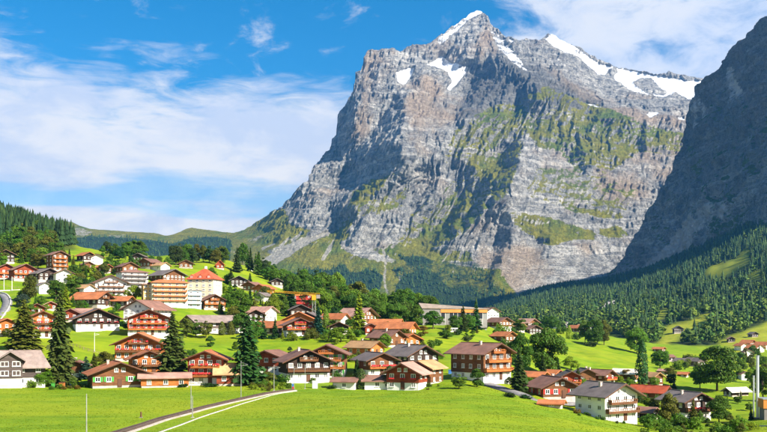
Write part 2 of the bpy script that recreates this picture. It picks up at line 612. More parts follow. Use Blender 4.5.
CLEARINGS = [
    [(703, 275), (712, 266), (727, 263), (738, 257), (743, 249), (751, 250), (751, 264), (735, 270), (716, 276)],
    [(745, 279), (757, 270), (762, 271), (758, 281)],
    [(652, 321), (660, 310), (668, 306), (670, 314), (661, 322)],
    [(664, 327), (690, 322), (705, 315), (713, 311), (708, 325), (692, 333), (682, 338), (670, 346), (658, 345)],
    [(718, 341), (740, 334), (757, 326), (775, 318), (800, 340), (767, 350), (735, 354)],
]
SCAR = [(594, 315), (606, 304), (618, 299), (629, 294), (633, 297), (620, 305), (608, 312), (598, 318)]
FOREST_EDGE = ([440, 500, 560, 600, 620, 640, 660, 690, 715, 740, 767, 900, 1000], [322, 322, 331, 330, 337, 343, 350, 352, 346, 336, 330, 322, 320])


def grid_quads(nu, nv):
    i, j = np.meshgrid(np.arange(nu - 1), np.arange(nv - 1), indexing='ij')
    a = (i * nv + j).ravel()
    return np.stack([a, a + nv, a + nv + 1, a + 1], 1)


def add_mask(me, name, arr):
    at_ = me.color_attributes.new(name, 'FLOAT_COLOR', 'POINT')
    at_.data.foreach_set('color', np.asarray(arr, np.float32).ravel())


def build_ground():
    nu, nv = GZ.shape
    V = np.stack([_X, _Y, GZ], -1).reshape(-1, 3)
    me = np_mesh('ground', V, grid_quads(nu, nv), smooth=True)
    uu = np.broadcast_to(GU[:, None], GZ.shape)
    vv = GV
    dd = _Y
    forest = ((dd > 980) & (vv < np.interp(uu, *FOREST_EDGE)) & (uu > 430)).astype(float)
    dry = np.zeros_like(forest)
    for c in CLEARINGS:
        m = in_poly(uu, vv, c) & (dd > 700)
        forest[m] = 0
        dry[m] = 0.75
    scar = (in_poly(uu, vv, SCAR) & (dd > 1500)).astype(float)
    forest = np.maximum(forest, ((dd > 640) & (uu < 75) & (vv < 250)).astype(float) * 0.8)
    M = np.stack([blur(forest, 1, 1), blur(dry, 1, 1), blur(scar, .6, .6), np.ones_like(forest)], -1)
    add_mask(me, 'mask', M.reshape(-1, 4))
    m, T, b, out = mat('meadow')
    geo = T.new('ShaderNodeNewGeometry')
    P = geo.outputs['Position']
    at_ = T.new('ShaderNodeAttribute', attribute_name='mask')
    s = T.new('ShaderNodeSeparateColor')
    T.l.new(at_.outputs['Color'], s.inputs[0])
    n1 = T.noise(P, 0.022, 5, 0.6)
    n2 = T.noise(P, 0.16, 6, 0.65)
    n3 = T.noise(P, 1.4, 5, 0.75)
    n4 = T.noise(T.mapping(P, (0.05, 0.5, 0.5), (0, 0, 0.35)), 0.55, 4, 0.6)
    c = T.mix(T.step(n2, 0.3, 0.7), (0.112, 0.205, 0.006), (0.200, 0.275, 0.009))
    c = T.mix(T.math('MULTIPLY', T.step(n1, 0.4, 0.62), 0.75), c, (0.245, 0.285, 0.010))
    c = T.mix(T.math('MULTIPLY', T.step(n4, 0.48, 0.68), 0.55), c, (0.085, 0.168, 0.006))
    c = T.mix(T.math('MULTIPLY', T.step(n3, 0.52, 0.75), 0.18), c, (0.060, 0.120, 0.005))
    c = T.mix(T.math('MULTIPLY', s.outputs[1], T.step(n2, 0.2, 0.6)), c, (0.30, 0.285, 0.028))
    c = T.mix(s.outputs[0], c, (0.030, 0.042, 0.014))
    c = T.mix(T.step(T.math('ADD', s.outputs[2], T.math('MULTIPLY', T.math('SUBTRACT', n2, 0.5), 0.8)), 0.4, 0.6), c, (0.34, 0.32, 0.29))
    T.l.new(c, b.inputs['Base Color'])
    b.inputs['Specular IOR Level'].default_value = 0.1
    bh = T.math('ADD', T.math('MULTIPLY', n3, 0.25), T.math('MULTIPLY', n2, 0.5))
    T.l.new(T.bump(bh, 0.6, 1.0), b.inputs['Normal'])
    o = link('ground', me, None, m)
    tag(o, 'green meadow hillside rising into the wooded valley', 'ground', kind='structure')


build_ground()

# ------------------------------------------------------------------ mountains
MU0, MV0 = -160, -20
MW, MH = 1120, 380                      # working maps, one cell per picture pixel of the reference view


def raster(polys, soft=1.2):
    u, v = np.meshgrid(np.arange(MW) + MU0, np.arange(MH) + MV0, indexing='ij')
    out = np.zeros((MW, MH))
    for p in polys:
        w = 1.0
        if isinstance(p, tuple):
            w, p = p
        out = np.maximum(out, in_poly(u, v, p) * w)
    return blur(out, soft, soft)


def samp(mp, u, v):
    a = np.clip(np.asarray(u) - MU0, 0, MW - 1.001)
    b = np.clip(np.asarray(v) - MV0, 0, MH - 1.001)
    i, j = a.astype(int), b.astype(int)
    s, t = a - i, b - j
    return mp[i, j] * (1 - s) * (1 - t) + mp[i + 1, j] * s * (1 - t) + mp[i, j + 1] * (1 - s) * t + mp[i + 1, j + 1] * s * t


def relief(gx, gy, lam):
    """depth relief whose slopes follow gx, gy (screened Poisson)"""
    nx, ny = gx.shape
    def ext(a, sx, sy):
        a = np.concatenate([a, sx * a[::-1]], 0)
        return np.concatenate([a, sy * a[:, ::-1]], 1)
    GX, GY = np.fft.fft2(ext(gx, -1, 1)), np.fft.fft2(ext(gy, 1, -1))
    kx = 2 * np.pi * np.fft.fftfreq(2 * nx)[:, None]
    ky = 2 * np.pi * np.fft.fftfreq(2 * ny)[None, :]
    H = (-1j * kx * GX - 1j * ky * GY) / (kx ** 2 + 0.10 * ky ** 2 + lam)
    return np.real(np.fft.ifft2(H))[:nx, :ny]


SKY_LINE = [(-160, 214), (-60, 218), (20, 224), (50, 225), (58, 223), (65, 221.5), (72, 222), (80, 226), (90, 229), (105, 230), (125, 231.5), (140, 232), (155, 233.5), (166, 236), (172, 235), (180, 232),
            (186, 229), (192, 227.5), (200, 229), (210, 230), (222, 232), (234, 233), (244, 230), (255, 223.5), (270, 213), (283, 206), (290, 198), (297, 190), (305, 183), (309, 180), (311, 172), (316, 163), (324, 156), (330, 150), (333, 140),
            (336, 132), (338, 118), (342, 110), (347, 103), (352, 95), (355, 84), (356, 73), (361, 71), (364, 58), (367, 51), (373, 49.5), (380, 49), (388, 47.5), (394, 49), (400, 52), (405, 49), (410, 46), (417, 44.5), (424, 45),
            (430, 44), (436, 39), (443, 34), (450, 28), (458, 22.5), (466, 17), (471, 13), (477, 10.5), (481, 11.5), (485, 14), (488, 16), (491, 23), (493, 26), (500, 31), (506, 37), (513, 38), (520, 40), (527, 37), (534, 40), (541, 39), (547, 35),
            (552, 34), (557, 37), (563, 41), (568, 43), (576, 45), (583, 50), (590, 55), (600, 60), (611, 65), (625, 69), (645, 72), (666, 74), (668, 72.5), (680, 75), (697, 77), (709, 80), (730, 83), (780, 86)]

SHADE = [
    (1.0, [(352, 92), (355, 112), (350, 122), (357, 132), (357, 152), (350, 163), (335, 166), (322, 172), (309, 181), (306, 175), (325, 150), (334, 128), (338, 110)]),
    (1.0, [(388, 104), (383, 120), (374, 131), (364, 140), (361, 152), (352, 168), (344, 184), (330, 203), (326, 216), (343, 214), (360, 200), (375, 190), (386, 183), (400, 172), (404, 165), (402, 140), (405, 115), (403, 98), (396, 95), (394, 110), (391, 118)]),
    (0.9, [(474, 80), (468, 95), (458, 112), (454, 125), (460, 129), (470, 114), (478, 97), (482, 82)]),
    (0.5, [(472, 60), (500, 55), (520, 70), (530, 90), (510, 100), (490, 108), (476, 100)]),
    (0.7, [(522, 82), (534, 82), (531, 108), (524, 112), (520, 100)]),
    (0.9, [(526, 135), (507, 150), (490, 166), (470, 185), (455, 205), (440, 226), (422, 247), (438, 250), (470, 224), (495, 202), (512, 180), (521, 158)]),
    (0.8, [(441, 160), (426, 180), (410, 208), (416, 213), (431, 196), (440, 178)]),
    (0.8, [(456, 166), (470, 164), (480, 170), (470, 192), (458, 199)]),
    (0.7, [(292, 200), (308, 187), (320, 190), (312, 207), (300, 216), (284, 222)]),
    (0.4, [(600, 177), (605, 178), (614, 194), (611, 196)]),
    (0.4, [(641, 138), (648, 128), (651, 142), (645, 155), (634, 150)]),
    (0.4, [(585, 105), (596, 100), (612, 106), (611, 122), (598, 124), (587, 118)]),
    (0.35, [(566, 150), (583, 146), (592, 160), (590, 172), (575, 172), (568, 160)]),
    (0.7, [(440, 60), (458, 50), (468, 56), (455, 66), (445, 68)]),
    (0.6, [(412, 74), (422, 70), (420, 82), (411, 88)]),
    (0.6, [(505, 205), (512, 215), (512, 240), (502, 262), (492, 285), (482, 290), (492, 260), (498, 232)]),
    (0.25, [(530, 232), (548, 236), (556, 250), (545, 262), (534, 252)]),
    (0.5, [(340, 215), (358, 205), (362, 222), (352, 240), (336, 244)]),
    (0.6, [(372, 150), (380, 140), (388, 150), (384, 172), (370, 176)]),
    (0.6, [(370, 65), (376, 60), (377, 90), (371, 100)]),
    (0.6, [(388, 70), (394, 62), (396, 82), (389, 92)]),
]
GRASS = [
    (0.66, [(440, 158), (456, 130), (480, 112), (500, 104), (522, 97), (545, 86), (575, 96), (605, 108), (650, 124), (692, 136), (692, 156), (640, 152), (604, 176), (590, 168), (575, 172), (558, 152), (540, 152), (527, 133), (512, 145), (490, 160), (465, 172), (448, 168)]),
    (0.85, [(478, 135), (492, 120), (508, 110), (518, 112), (508, 130), (494, 142), (484, 158), (470, 160)]),
    (0.85, [(530, 97), (546, 93), (552, 101), (540, 106)]), (0.9, [(547, 143), (560, 139), (566, 147), (556, 152)]),
    (0.9, [(617, 156), (625, 148), (630, 150), (627, 160), (617, 167)]), (0.8, [(613, 115), (625, 117), (630, 135), (620, 140), (614, 130)]),
    (0.8, [(650, 132), (690, 135), (690, 142), (655, 143)]),
    (0.75, [(470, 155), (500, 150), (505, 165), (490, 180), (470, 175)]),
    (0.85, [(505, 212), (532, 216), (552, 220), (574, 226), (594, 231), (596, 240), (572, 240), (552, 246), (538, 242), (520, 230)]),
    (0.8, [(562, 207), (580, 207), (600, 212), (624, 212), (622, 218), (598, 219), (575, 215)]), (0.8, [(598, 230), (615, 227), (630, 234), (622, 238), (602, 239)]),
    (0.6, [(530, 185), (545, 185), (550, 192), (535, 194)]), (0.6, [(560, 185), (575, 186), (578, 192), (563, 191)]),
    (0.72, [(352, 196), (372, 180), (392, 172), (412, 178), (405, 205), (384, 214), (366, 214), (350, 226), (338, 236)]),
    (0.74, [(408, 232), (430, 208), (452, 196), (470, 200), (458, 222), (436, 240), (415, 250)]),
    (0.68, [(372, 250), (395, 244), (430, 250), (470, 250), (474, 262), (440, 262), (400, 262)]),
    (0.5, [(470, 165), (500, 150), (525, 140), (508, 200), (470, 232), (430, 252), (392, 250), (410, 215), (440, 190)]),
    (0.45, [(540, 165), (600, 175), (640, 190), (620, 220), (560, 205), (520, 195)]),
    (0.9, [(240, 231), (256, 222), (276, 210), (286, 210), (290, 224), (312, 230), (300, 240), (270, 250), (255, 264), (236, 262)]),
    (0.92, [(272, 266), (300, 250), (325, 238), (345, 226), (352, 220), (350, 236), (338, 246), (352, 256), (375, 262), (400, 264), (412, 290), (412, 312), (300, 312)]),
    (0.6, [(395, 262), (440, 262), (500, 270), (520, 300), (500, 318), (395, 318)]),
]
SNOW = [
    (1.0, [(466, 17), (474, 9), (480, 9), (483, 13), (476, 16), (468, 20)]), (0.56, [(436, 40), (448, 30), (466, 16), (474, 16), (462, 28), (450, 38), (440, 46)]),
    (0.95, [(437, 58), (441, 53), (445, 58), (452, 63), (463, 62), (469, 66), (465, 74), (457, 84), (449, 92), (446, 88), (452, 80), (448, 72), (440, 68), (426, 65)]),
    (0.95, [(396, 72), (408, 68), (415, 67), (412, 75), (404, 85), (398, 82)]),
    (1.0, [(578, 54), (588, 56), (600, 63), (618, 68), (640, 72), (666, 76), (710, 80), (712, 96), (690, 100), (676, 92), (664, 97), (650, 96), (636, 92), (624, 86), (612, 76), (598, 74), (588, 66)]),
    (0.7, [(545, 38), (552, 33), (560, 38), (572, 44), (590, 56), (584, 60), (566, 52), (552, 46)]), (0.45, [(488, 28), (500, 34), (520, 58), (530, 74), (515, 66), (498, 48)]),
    (0.5, [(556, 80), (566, 92), (590, 106), (610, 110), (588, 102), (568, 96)]), (0.6, [(505, 38), (516, 40), (512, 44)]),
    (0.7, [(645, 114), (656, 111), (660, 114), (650, 117)]), (0.6, [(676, 116), (690, 118), (690, 121), (678, 120)]),
]
ROCK_IN_SNOW = [[(632, 82), (640, 78), (652, 77), (660, 86), (668, 93), (664, 96), (648, 94), (636, 88)], [(664, 73), (680, 73), (706, 78), (706, 81), (680, 80), (666, 77)], [(608, 70), (615, 66), (618, 72), (612, 77), (604, 76)],
                [(644, 98), (652, 94), (660, 100), (656, 107), (646, 105)], [(672, 102), (684, 97), (692, 100), (690, 110), (676, 112)]]
SCREE = [(0.8, [(256, 264), (280, 248), (305, 238), (322, 233), (334, 229), (318, 240), (296, 252), (276, 266)]), (0.7, [(336, 236), (332, 250), (324, 262), (320, 260), (328, 246)]),
         (0.75, [(290, 240), (302, 230), (303, 234), (293, 243)]), (0.7, [(278, 246), (290, 236), (291, 239), (280, 249)]), (0.7, [(260, 249), (276, 241), (277, 244), (262, 252)]),
         (0.62, [(381, 248), (385, 248), (388, 262), (386, 280), (390, 296), (386, 296), (382, 280), (384, 264)]), (0.55, [(60, 224), (80, 227), (96, 232), (84, 238), (66, 234)]), (0.5, [(108, 234), (126, 234), (124, 241), (110, 241)]), (0.5, [(176, 240), (200, 244), (206, 250), (182, 250)]), (0.5, [(204, 246), (236, 250), (240, 254), (212, 254)]), (0.5, [(246, 240), (262, 234), (266, 238), (250, 245)]), (0.8, [(398, 276), (405, 274), (404, 284), (400, 284)])]
WARM = [(0.9, [(478, 40), (484, 26), (488, 18), (494, 36), (500, 54), (494, 58), (486, 46), (480, 60), (474, 56)]), (0.6, [(405, 85), (430, 70), (450, 96), (470, 110), (450, 130), (430, 130), (410, 120)]), (0.7, [(360, 55), (372, 50), (372, 110), (360, 112)]),
        (0.8, [(355, 112), (378, 116), (368, 130), (360, 148), (356, 130)]), (0.7, [(540, 90), (560, 84), (590, 104), (640, 120), (690, 126), (690, 118), (650, 112), (600, 98), (560, 78)]), (0.5, [(590, 165), (640, 150), (690, 130), (672, 190), (640, 215), (600, 200)]),
        (0.4, [(404, 100), (440, 110), (450, 140), (430, 160), (408, 150)]), (0.5, [(480, 250), (530, 245), (560, 275), (520, 300), (480, 300)])]
WOODS = [(0.9, [(40, 240), (70, 238), (100, 236), (130, 238), (152, 240), (172, 244), (190, 238), (215, 236), (232, 240), (230, 262), (200, 270), (100, 275), (40, 270)]),
         (0.62, [(290, 276), (310, 268), (330, 270), (345, 262), (350, 270), (340, 282), (320, 282), (304, 286)]), (0.9, [(330, 282), (345, 272), (370, 270), (384, 276), (380, 290), (360, 296), (340, 292)]),
         (0.50, [(392, 270), (408, 262), (430, 264), (450, 258), (478, 262), (492, 275), (505, 290), (520, 300), (505, 316), (420, 316), (405, 296)]), (0.9, [(395, 285), (420, 270), (436, 276), (448, 290), (470, 288), (486, 300), (480, 318), (400, 318)]), (0.7, [(395, 255), (420, 256), (440, 262), (410, 266)])]
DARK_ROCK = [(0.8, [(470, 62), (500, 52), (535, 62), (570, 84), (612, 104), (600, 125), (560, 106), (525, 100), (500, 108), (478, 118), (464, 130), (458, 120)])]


SLAB = [(532, 140), (560, 160), (640, 155), (692, 130), (640, 225), (618, 262), (560, 290), (500, 300), (488, 262), (506, 205)]


def skyline(u):
    k = np.array(SKY_LINE)
    return np.interp(u, k[:, 0], k[:, 1])


def rock_material(name, grass_c, rock_a, rock_b, tilt, warmth, scree=(0.40, 0.37, 0.31)):
    m, T, b, out = mat(name)
    geo = T.new('ShaderNodeNewGeometry')
    P = geo.outputs['Position']
    A = T.new('ShaderNodeAttribute', attribute_name='mask')
    s = T.new('ShaderNodeSeparateColor')
    T.l.new(A.outputs['Color'], s.inputs[0])
    B = T.new('ShaderNodeAttribute', attribute_name='mask2')
    s2 = T.new('ShaderNodeSeparateColor')
    T.l.new(B.outputs['Color'], s2.inputs[0])
    sn = T.new('ShaderNodeSeparateXYZ')
    T.l.new(geo.outputs['Normal'], sn.inputs[0])
    up = sn.outputs[2]
    n1 = T.noise(P, 0.004, 7, 0.62)
    n2 = T.noise(P, 0.022, 8, 0.72)
    st = T.noise(T.mapping(P, (0.012, 0.012, 0.0022), (0.15, 0.2, 0)), 1.0, 7, 0.7, 0.6)          # water streaks down the face
    ly = T.noise(T.mapping(P, (0.0018, 0.0018, 0.026), tilt), 1.0, 7, 0.66, 0.5)                    # rock layers
    fl = T.noise(P, 0.085, 5, 0.75)
    c = T.mix(T.step(n2, 0.30, 0.70), rock_a, rock_b)
    c = T.mix(T.math('MULTIPLY', T.step(st, 0.48, 0.68), 0.6), c, tuple(x * 0.42 for x in rock_a))
    c = T.mix(T.math('MULTIPLY', T.step(ly, 0.50, 0.60), 0.6), c, tuple(min(1, x * 1.25) for x in rock_b))
    c = T.mix(T.math('MULTIPLY', T.step(fl, 0.50, 0.68), 0.38), c, tuple(x * 0.42 for x in rock_a))
    ck = T.noise(T.mapping(P, (0.020, 0.020, 0.060), tilt), 1.0, 4, 0.6, 0.8)                       # cracks along the bedding
    ck = T.math('ABSOLUTE', T.math('SUBTRACT', ck, 0.5))
    cv = T.noise(T.mapping(P, (0.045, 0.045, 0.011), (0.1, 0.35, 0)), 1.0, 4, 0.6, 0.8)             # steep joints
    cv = T.math('ABSOLUTE', T.math('SUBTRACT', cv, 0.5))
    crack = T.math('SUBTRACT', 1.0, T.step(T.math('MINIMUM', ck, cv), 0.0, 0.017))
    c = T.mix(T.math('MULTIPLY', crack, 0.55), c, tuple(x * 0.33 for x in rock_a))
    c = T.mix(T.math('MULTIPLY', T.step(T.math('ADD', n1, T.math('MULTIPLY', s2.outputs[0], 0.35)), 0.50, 0.78), warmth), c, (0.37, 0.27, 0.18))
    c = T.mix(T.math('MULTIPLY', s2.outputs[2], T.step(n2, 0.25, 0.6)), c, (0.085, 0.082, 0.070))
    # scree, grass, woods floor, snow, each with a broken edge
    br = T.math('ADD', T.math('MULTIPLY', T.math('SUBTRACT', n2, 0.5), 1.0), T.math('MULTIPLY', T.math('SUBTRACT', fl, 0.5), 0.35))
    sc = T.step(T.math('ADD', s.outputs[2], br), 0.42, 0.62)
    gsl = T.math('MULTIPLY', T.math('SUBTRACT', up, 0.42), 0.75)
    gr = T.step(T.math('ADD', T.math('ADD', s.outputs[1], gsl), T.math('MULTIPLY', br, 1.25)), 0.50, 0.72)
    gr = T.math('MULTIPLY', gr, T.step(s.outputs[1], 0.02, 0.25))
    gcol = T.mix(T.step(n2, 0.3, 0.7), grass_c, tuple(x * y for x, y in zip(grass_c, (1.75, 1.45, 1.3))))
    gcol = T.mix(T.step(n1, 0.45, 0.65), gcol, tuple(x * y for x, y in zip(grass_c, (0.75, 0.95, 1.0))))
    c = T.mix(gr, c, gcol)
    c = T.mix(sc, c, scree)
    wd = T.step(T.math('ADD', s2.outputs[1], T.math('MULTIPLY', br, 0.8)), 0.40, 0.60)
    c = T.mix(wd, c, (0.034, 0.058, 0.022))
    snw = T.step(T.math('ADD', T.math('ADD', s.outputs[0], T.math('MULTIPLY', br, 1.05)), T.math('MULTIPLY', T.math('SUBTRACT', up, 0.55), 0.5)), 0.42, 0.54)
    snw = T.math('MULTIPLY', snw, T.step(s.outputs[0], 0.05, 0.3))
    c = T.mix(snw, c, T.mix(T.step(T.math('ADD', T.math('MULTIPLY', n2, 0.6), T.math('MULTIPLY', fl, 0.4)), 0.42, 0.62), (0.80, 0.82, 0.85), (0.50, 0.50, 0.50)))  # grey mottling in the snow: dirt plus shading put into its colour
    T.l.new(c, b.inputs['Base Color'])
    b.inputs['Roughness'].default_value = 0.95
    b.inputs['Specular IOR Level'].default_value = 0.08
    h = T.math('ADD', T.math('MULTIPLY', n2, 20.0), T.math('ADD', T.math('MULTIPLY', ly, 14.0), T.math('SUBTRACT', T.math('MULTIPLY', fl, 12.0), T.math('MULTIPLY', crack, 9.0))))
    h = T.math('MULTIPLY', h, T.math('SUBTRACT', 1.0, T.math('MULTIPLY', snw, 0.85)))
    T.l.new(T.bump(h, 1.0, 1.0), b.inputs['Normal'])
    return m


def displaced(X, Y, Z, amount, mode, slab=0.0):
    """push a relief grid along its normals by rock noise"""
    P = np.stack([X, Y, Z], -1)
    du = np.gradient(P, axis=0)
    dv = np.gradient(P, axis=1)
    N = np.cross(du, dv)
    N /= np.linalg.norm(N, axis=-1, keepdims=True) + 1e-9
    if N[..., 1].mean() > 0:
        N = -N
    if mode == 'main':
        wx = 70 * fbm(X / 330, Y / 900, Z / 330, 3)
        q1 = X - 0.50 * Z + wx
        a = fbm(q1 / 300, Y / 2600, Z / 1900, 2, 0.5, True) * 70
        a += fbm(q1 / 95 + 3, Y / 900, Z / 620, 3, 0.6, True) * 55
        a += fbm((X - 0.2 * Z + wx) / 34, Y / 160, Z / 190, 3, 0.65, True) * 26
        a = a * (1 - 0.6 * slab)
        b = fbm(X / 120, Y / 170, Z / 60, 4, 0.62) * 24
        q = Z + 0.20 * X + 50 * fbm(X / 300, Y / 600, Z / 300, 3)
        for w, am in ((88.0, 16), (37.0, 9)):
            t = (q / w) - np.floor(q / w)
            k = np.clip(0.5 + 1.6 * fbm(X / 150, Y / 300, Z / 90 + w, 2), 0, 1)
            b = b + (np.clip(t * 2.6, 0, 1) - t) * am * k * (1 + 0.9 * slab)
        b += fbm(X / 22, Y / 30, Z / 20, 3, 0.65) * 9
    else:
        wx = 60 * fbm(X / 260, Y / 500, Z / 260, 3)
        q1 = X * 0.55 + Y * 0.35 - 0.55 * Z + wx
        a = fbm(q1 / 150, Y / 2000, Z / 1500, 3, 0.55, True) * 40
        a += fbm(q1 / 42, Y / 500, Z / 330, 3, 0.6, True) * 15
        b = fbm(X / 80, Y / 110, Z / 55, 5, 0.66) * 26 + fbm(X / 18, Y / 24, Z / 16, 3, 0.65) * 8
        q = Z + 0.35 * X + 40 * fbm(X / 200, Y / 300, Z / 200, 3)
        t = (q / 64.0) - np.floor(q / 64.0)
        b = b + (np.clip(t * 2.4, 0, 1) - t) * 12 * np.clip(0.4 + 1.8 * fbm(X / 130, Y / 200, Z / 90, 2), 0, 1)
    V3 = -P / np.linalg.norm(P, axis=-1, keepdims=True)         # big spurs grow outwards from the face, small crags along its normal
    P = P + V3 * (a * amount)[..., None] + N * (b * amount * 0.75)[..., None]
    return P


def build_mountain():
    shade = raster(SHADE, 2.6)
    # slopes of the depth map: shaded flanks turn left, lit ones a little right
    gx = -shade * 20.0 + (1 - np.minimum(1, shade * 3)) * 2.6
    rel = relief(gx, np.zeros_like(gx), 1.0 / 60.0 ** 2)
    cu = np.concatenate([np.arange(-150, 225, 1.3), np.arange(225, 735, 0.72), np.arange(735, 775, 2.0)])
    nr = 330
    t = np.linspace(0, 1, nr)
    sk = skyline(cu) + 0.0
    base = 334.0
    V = base + (sk[:, None] - base) * t[None, :]
    U = np.broadcast_to(cu[:, None], V.shape)
    prof_v = [-20, 11, 50, 100, 180, 225, 250, 275, 300, 334]
    prof_d = [6950, 6700, 6250, 5850, 5350, 5050, 4850, 4600, 4350, 4050]
    D = np.interp(V, prof_v, prof_d)
    # the far saddle on the left lies flatter and deeper
    far = 1 / (1 + np.exp((U - 262) / 14.0))
    Dfar = np.interp(V, [210, 222, 232, 245, 262, 285, 334], [6600, 6350, 6000, 5500, 4900, 4400, 3900])
    D = D * (1 - far) + Dfar * far
    # glacier shelf on the right lies behind the grass wall
    gl = 1 / (1 + np.exp(-(U - 585) / 10.0)) * np.clip((118 - V) / 40.0, 0, 1)
    D += gl * 700
    D += samp(rel, U, V) * (1 - 0.8 * far)
    D += np.exp(-((cu[:, None] - 335) / 60.0) ** 2) * np.clip((190 - V) / 100, 0, 1) * np.clip((365 - U) / 40, 0, 1) * 450      # left wall turns away
    X = (U - CU) / F * D
    Z = (HZ - V) * D / F
    slope_f = np.clip(1 - 0.75 * far, 0, 1)
    gm = raster(GRASS, 1.6)
    sm = raster(SNOW, 0.8)
    hole = raster(ROCK_IN_SNOW, 0.7)
    sm = np.clip(sm - hole * 0.8, 0, 1)
    cm = raster(SCREE, 0.8)
    wm = raster(WARM, 4.0)
    fm = raster(WOODS, 1.2)
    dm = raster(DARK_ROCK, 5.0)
    smooth_amt = slope_f * (1 - 0.75 * samp(sm, U, V)) * (1 - 0.6 * np.clip(samp(cm, U, V) + 0.0, 0, 1)) * np.interp(V, [225, 285], [1.0, 0.35])
    P = displaced(X, D, Z, smooth_amt, 'main', samp(raster([SLAB], 8.0), U, V))
    # back of the range
    top = P[:, -1, :]
    backs = []
    for k in range(1, 9):
        q = top.copy()
        dist = 60.0 * k ** 1.6
        q[:, 1] += dist
        q[:, 0] += dist * top[:, 0] / top[:, 1]
        q[:, 2] -= dist * 0.55
        q[:, 2] += fbm(q[:, 0] / 120, q[:, 1] / 120, q[:, 2] / 120, 3) * 18
        backs.append(q[:, None, :])
    P = np.concatenate([P] + backs, 1)
    me = np_mesh('mountain', P.reshape(-1, 3), grid_quads(len(cu), P.shape[1]), smooth=True)
    ext = lambda a: np.concatenate([a, np.repeat(a[:, -1:], 8, 1)], 1)
    g = samp(gm, U, V)
    g = np.maximum(g, far * 0.9)
    M = np.stack([ext(samp(sm, U, V)), ext(g), ext(samp(cm, U, V)), np.ones((len(cu), P.shape[1]))], -1)
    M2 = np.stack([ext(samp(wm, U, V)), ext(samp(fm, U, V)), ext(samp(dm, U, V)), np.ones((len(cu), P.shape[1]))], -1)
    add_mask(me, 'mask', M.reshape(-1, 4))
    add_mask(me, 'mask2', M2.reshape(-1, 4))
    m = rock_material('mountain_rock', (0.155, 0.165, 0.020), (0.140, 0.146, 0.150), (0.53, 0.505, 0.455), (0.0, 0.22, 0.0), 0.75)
    o = link('mountain', me, None, m)
    tag(o, 'steep grey rock mountain with snow patches and grassy ledges', 'mountain', kind='structure')
    return P, U, V, fm, far


MTN, MTN_U, MTN_V, MTN_WOODS, MTN_FAR = build_mountain()

CLIFF_LINE = [(585, 292), (600, 281), (610, 273), (620, 262), (630, 246), (640, 228), (650, 209), (660, 191), (668, 176), (675, 161), (680, 150), (684, 138), (687, 122), (688, 110), (690, 99), (694, 95), (698, 87), (703, 83), (706, 77), (713, 73), (718, 70), (722, 66),
              (725, 59), (730, 53), (734, 47), (740, 39), (746, 34), (752, 29), (757, 25), (761, 18), (767, 12), (785, 0), (820, -25), (900, -70), (960, -90)]


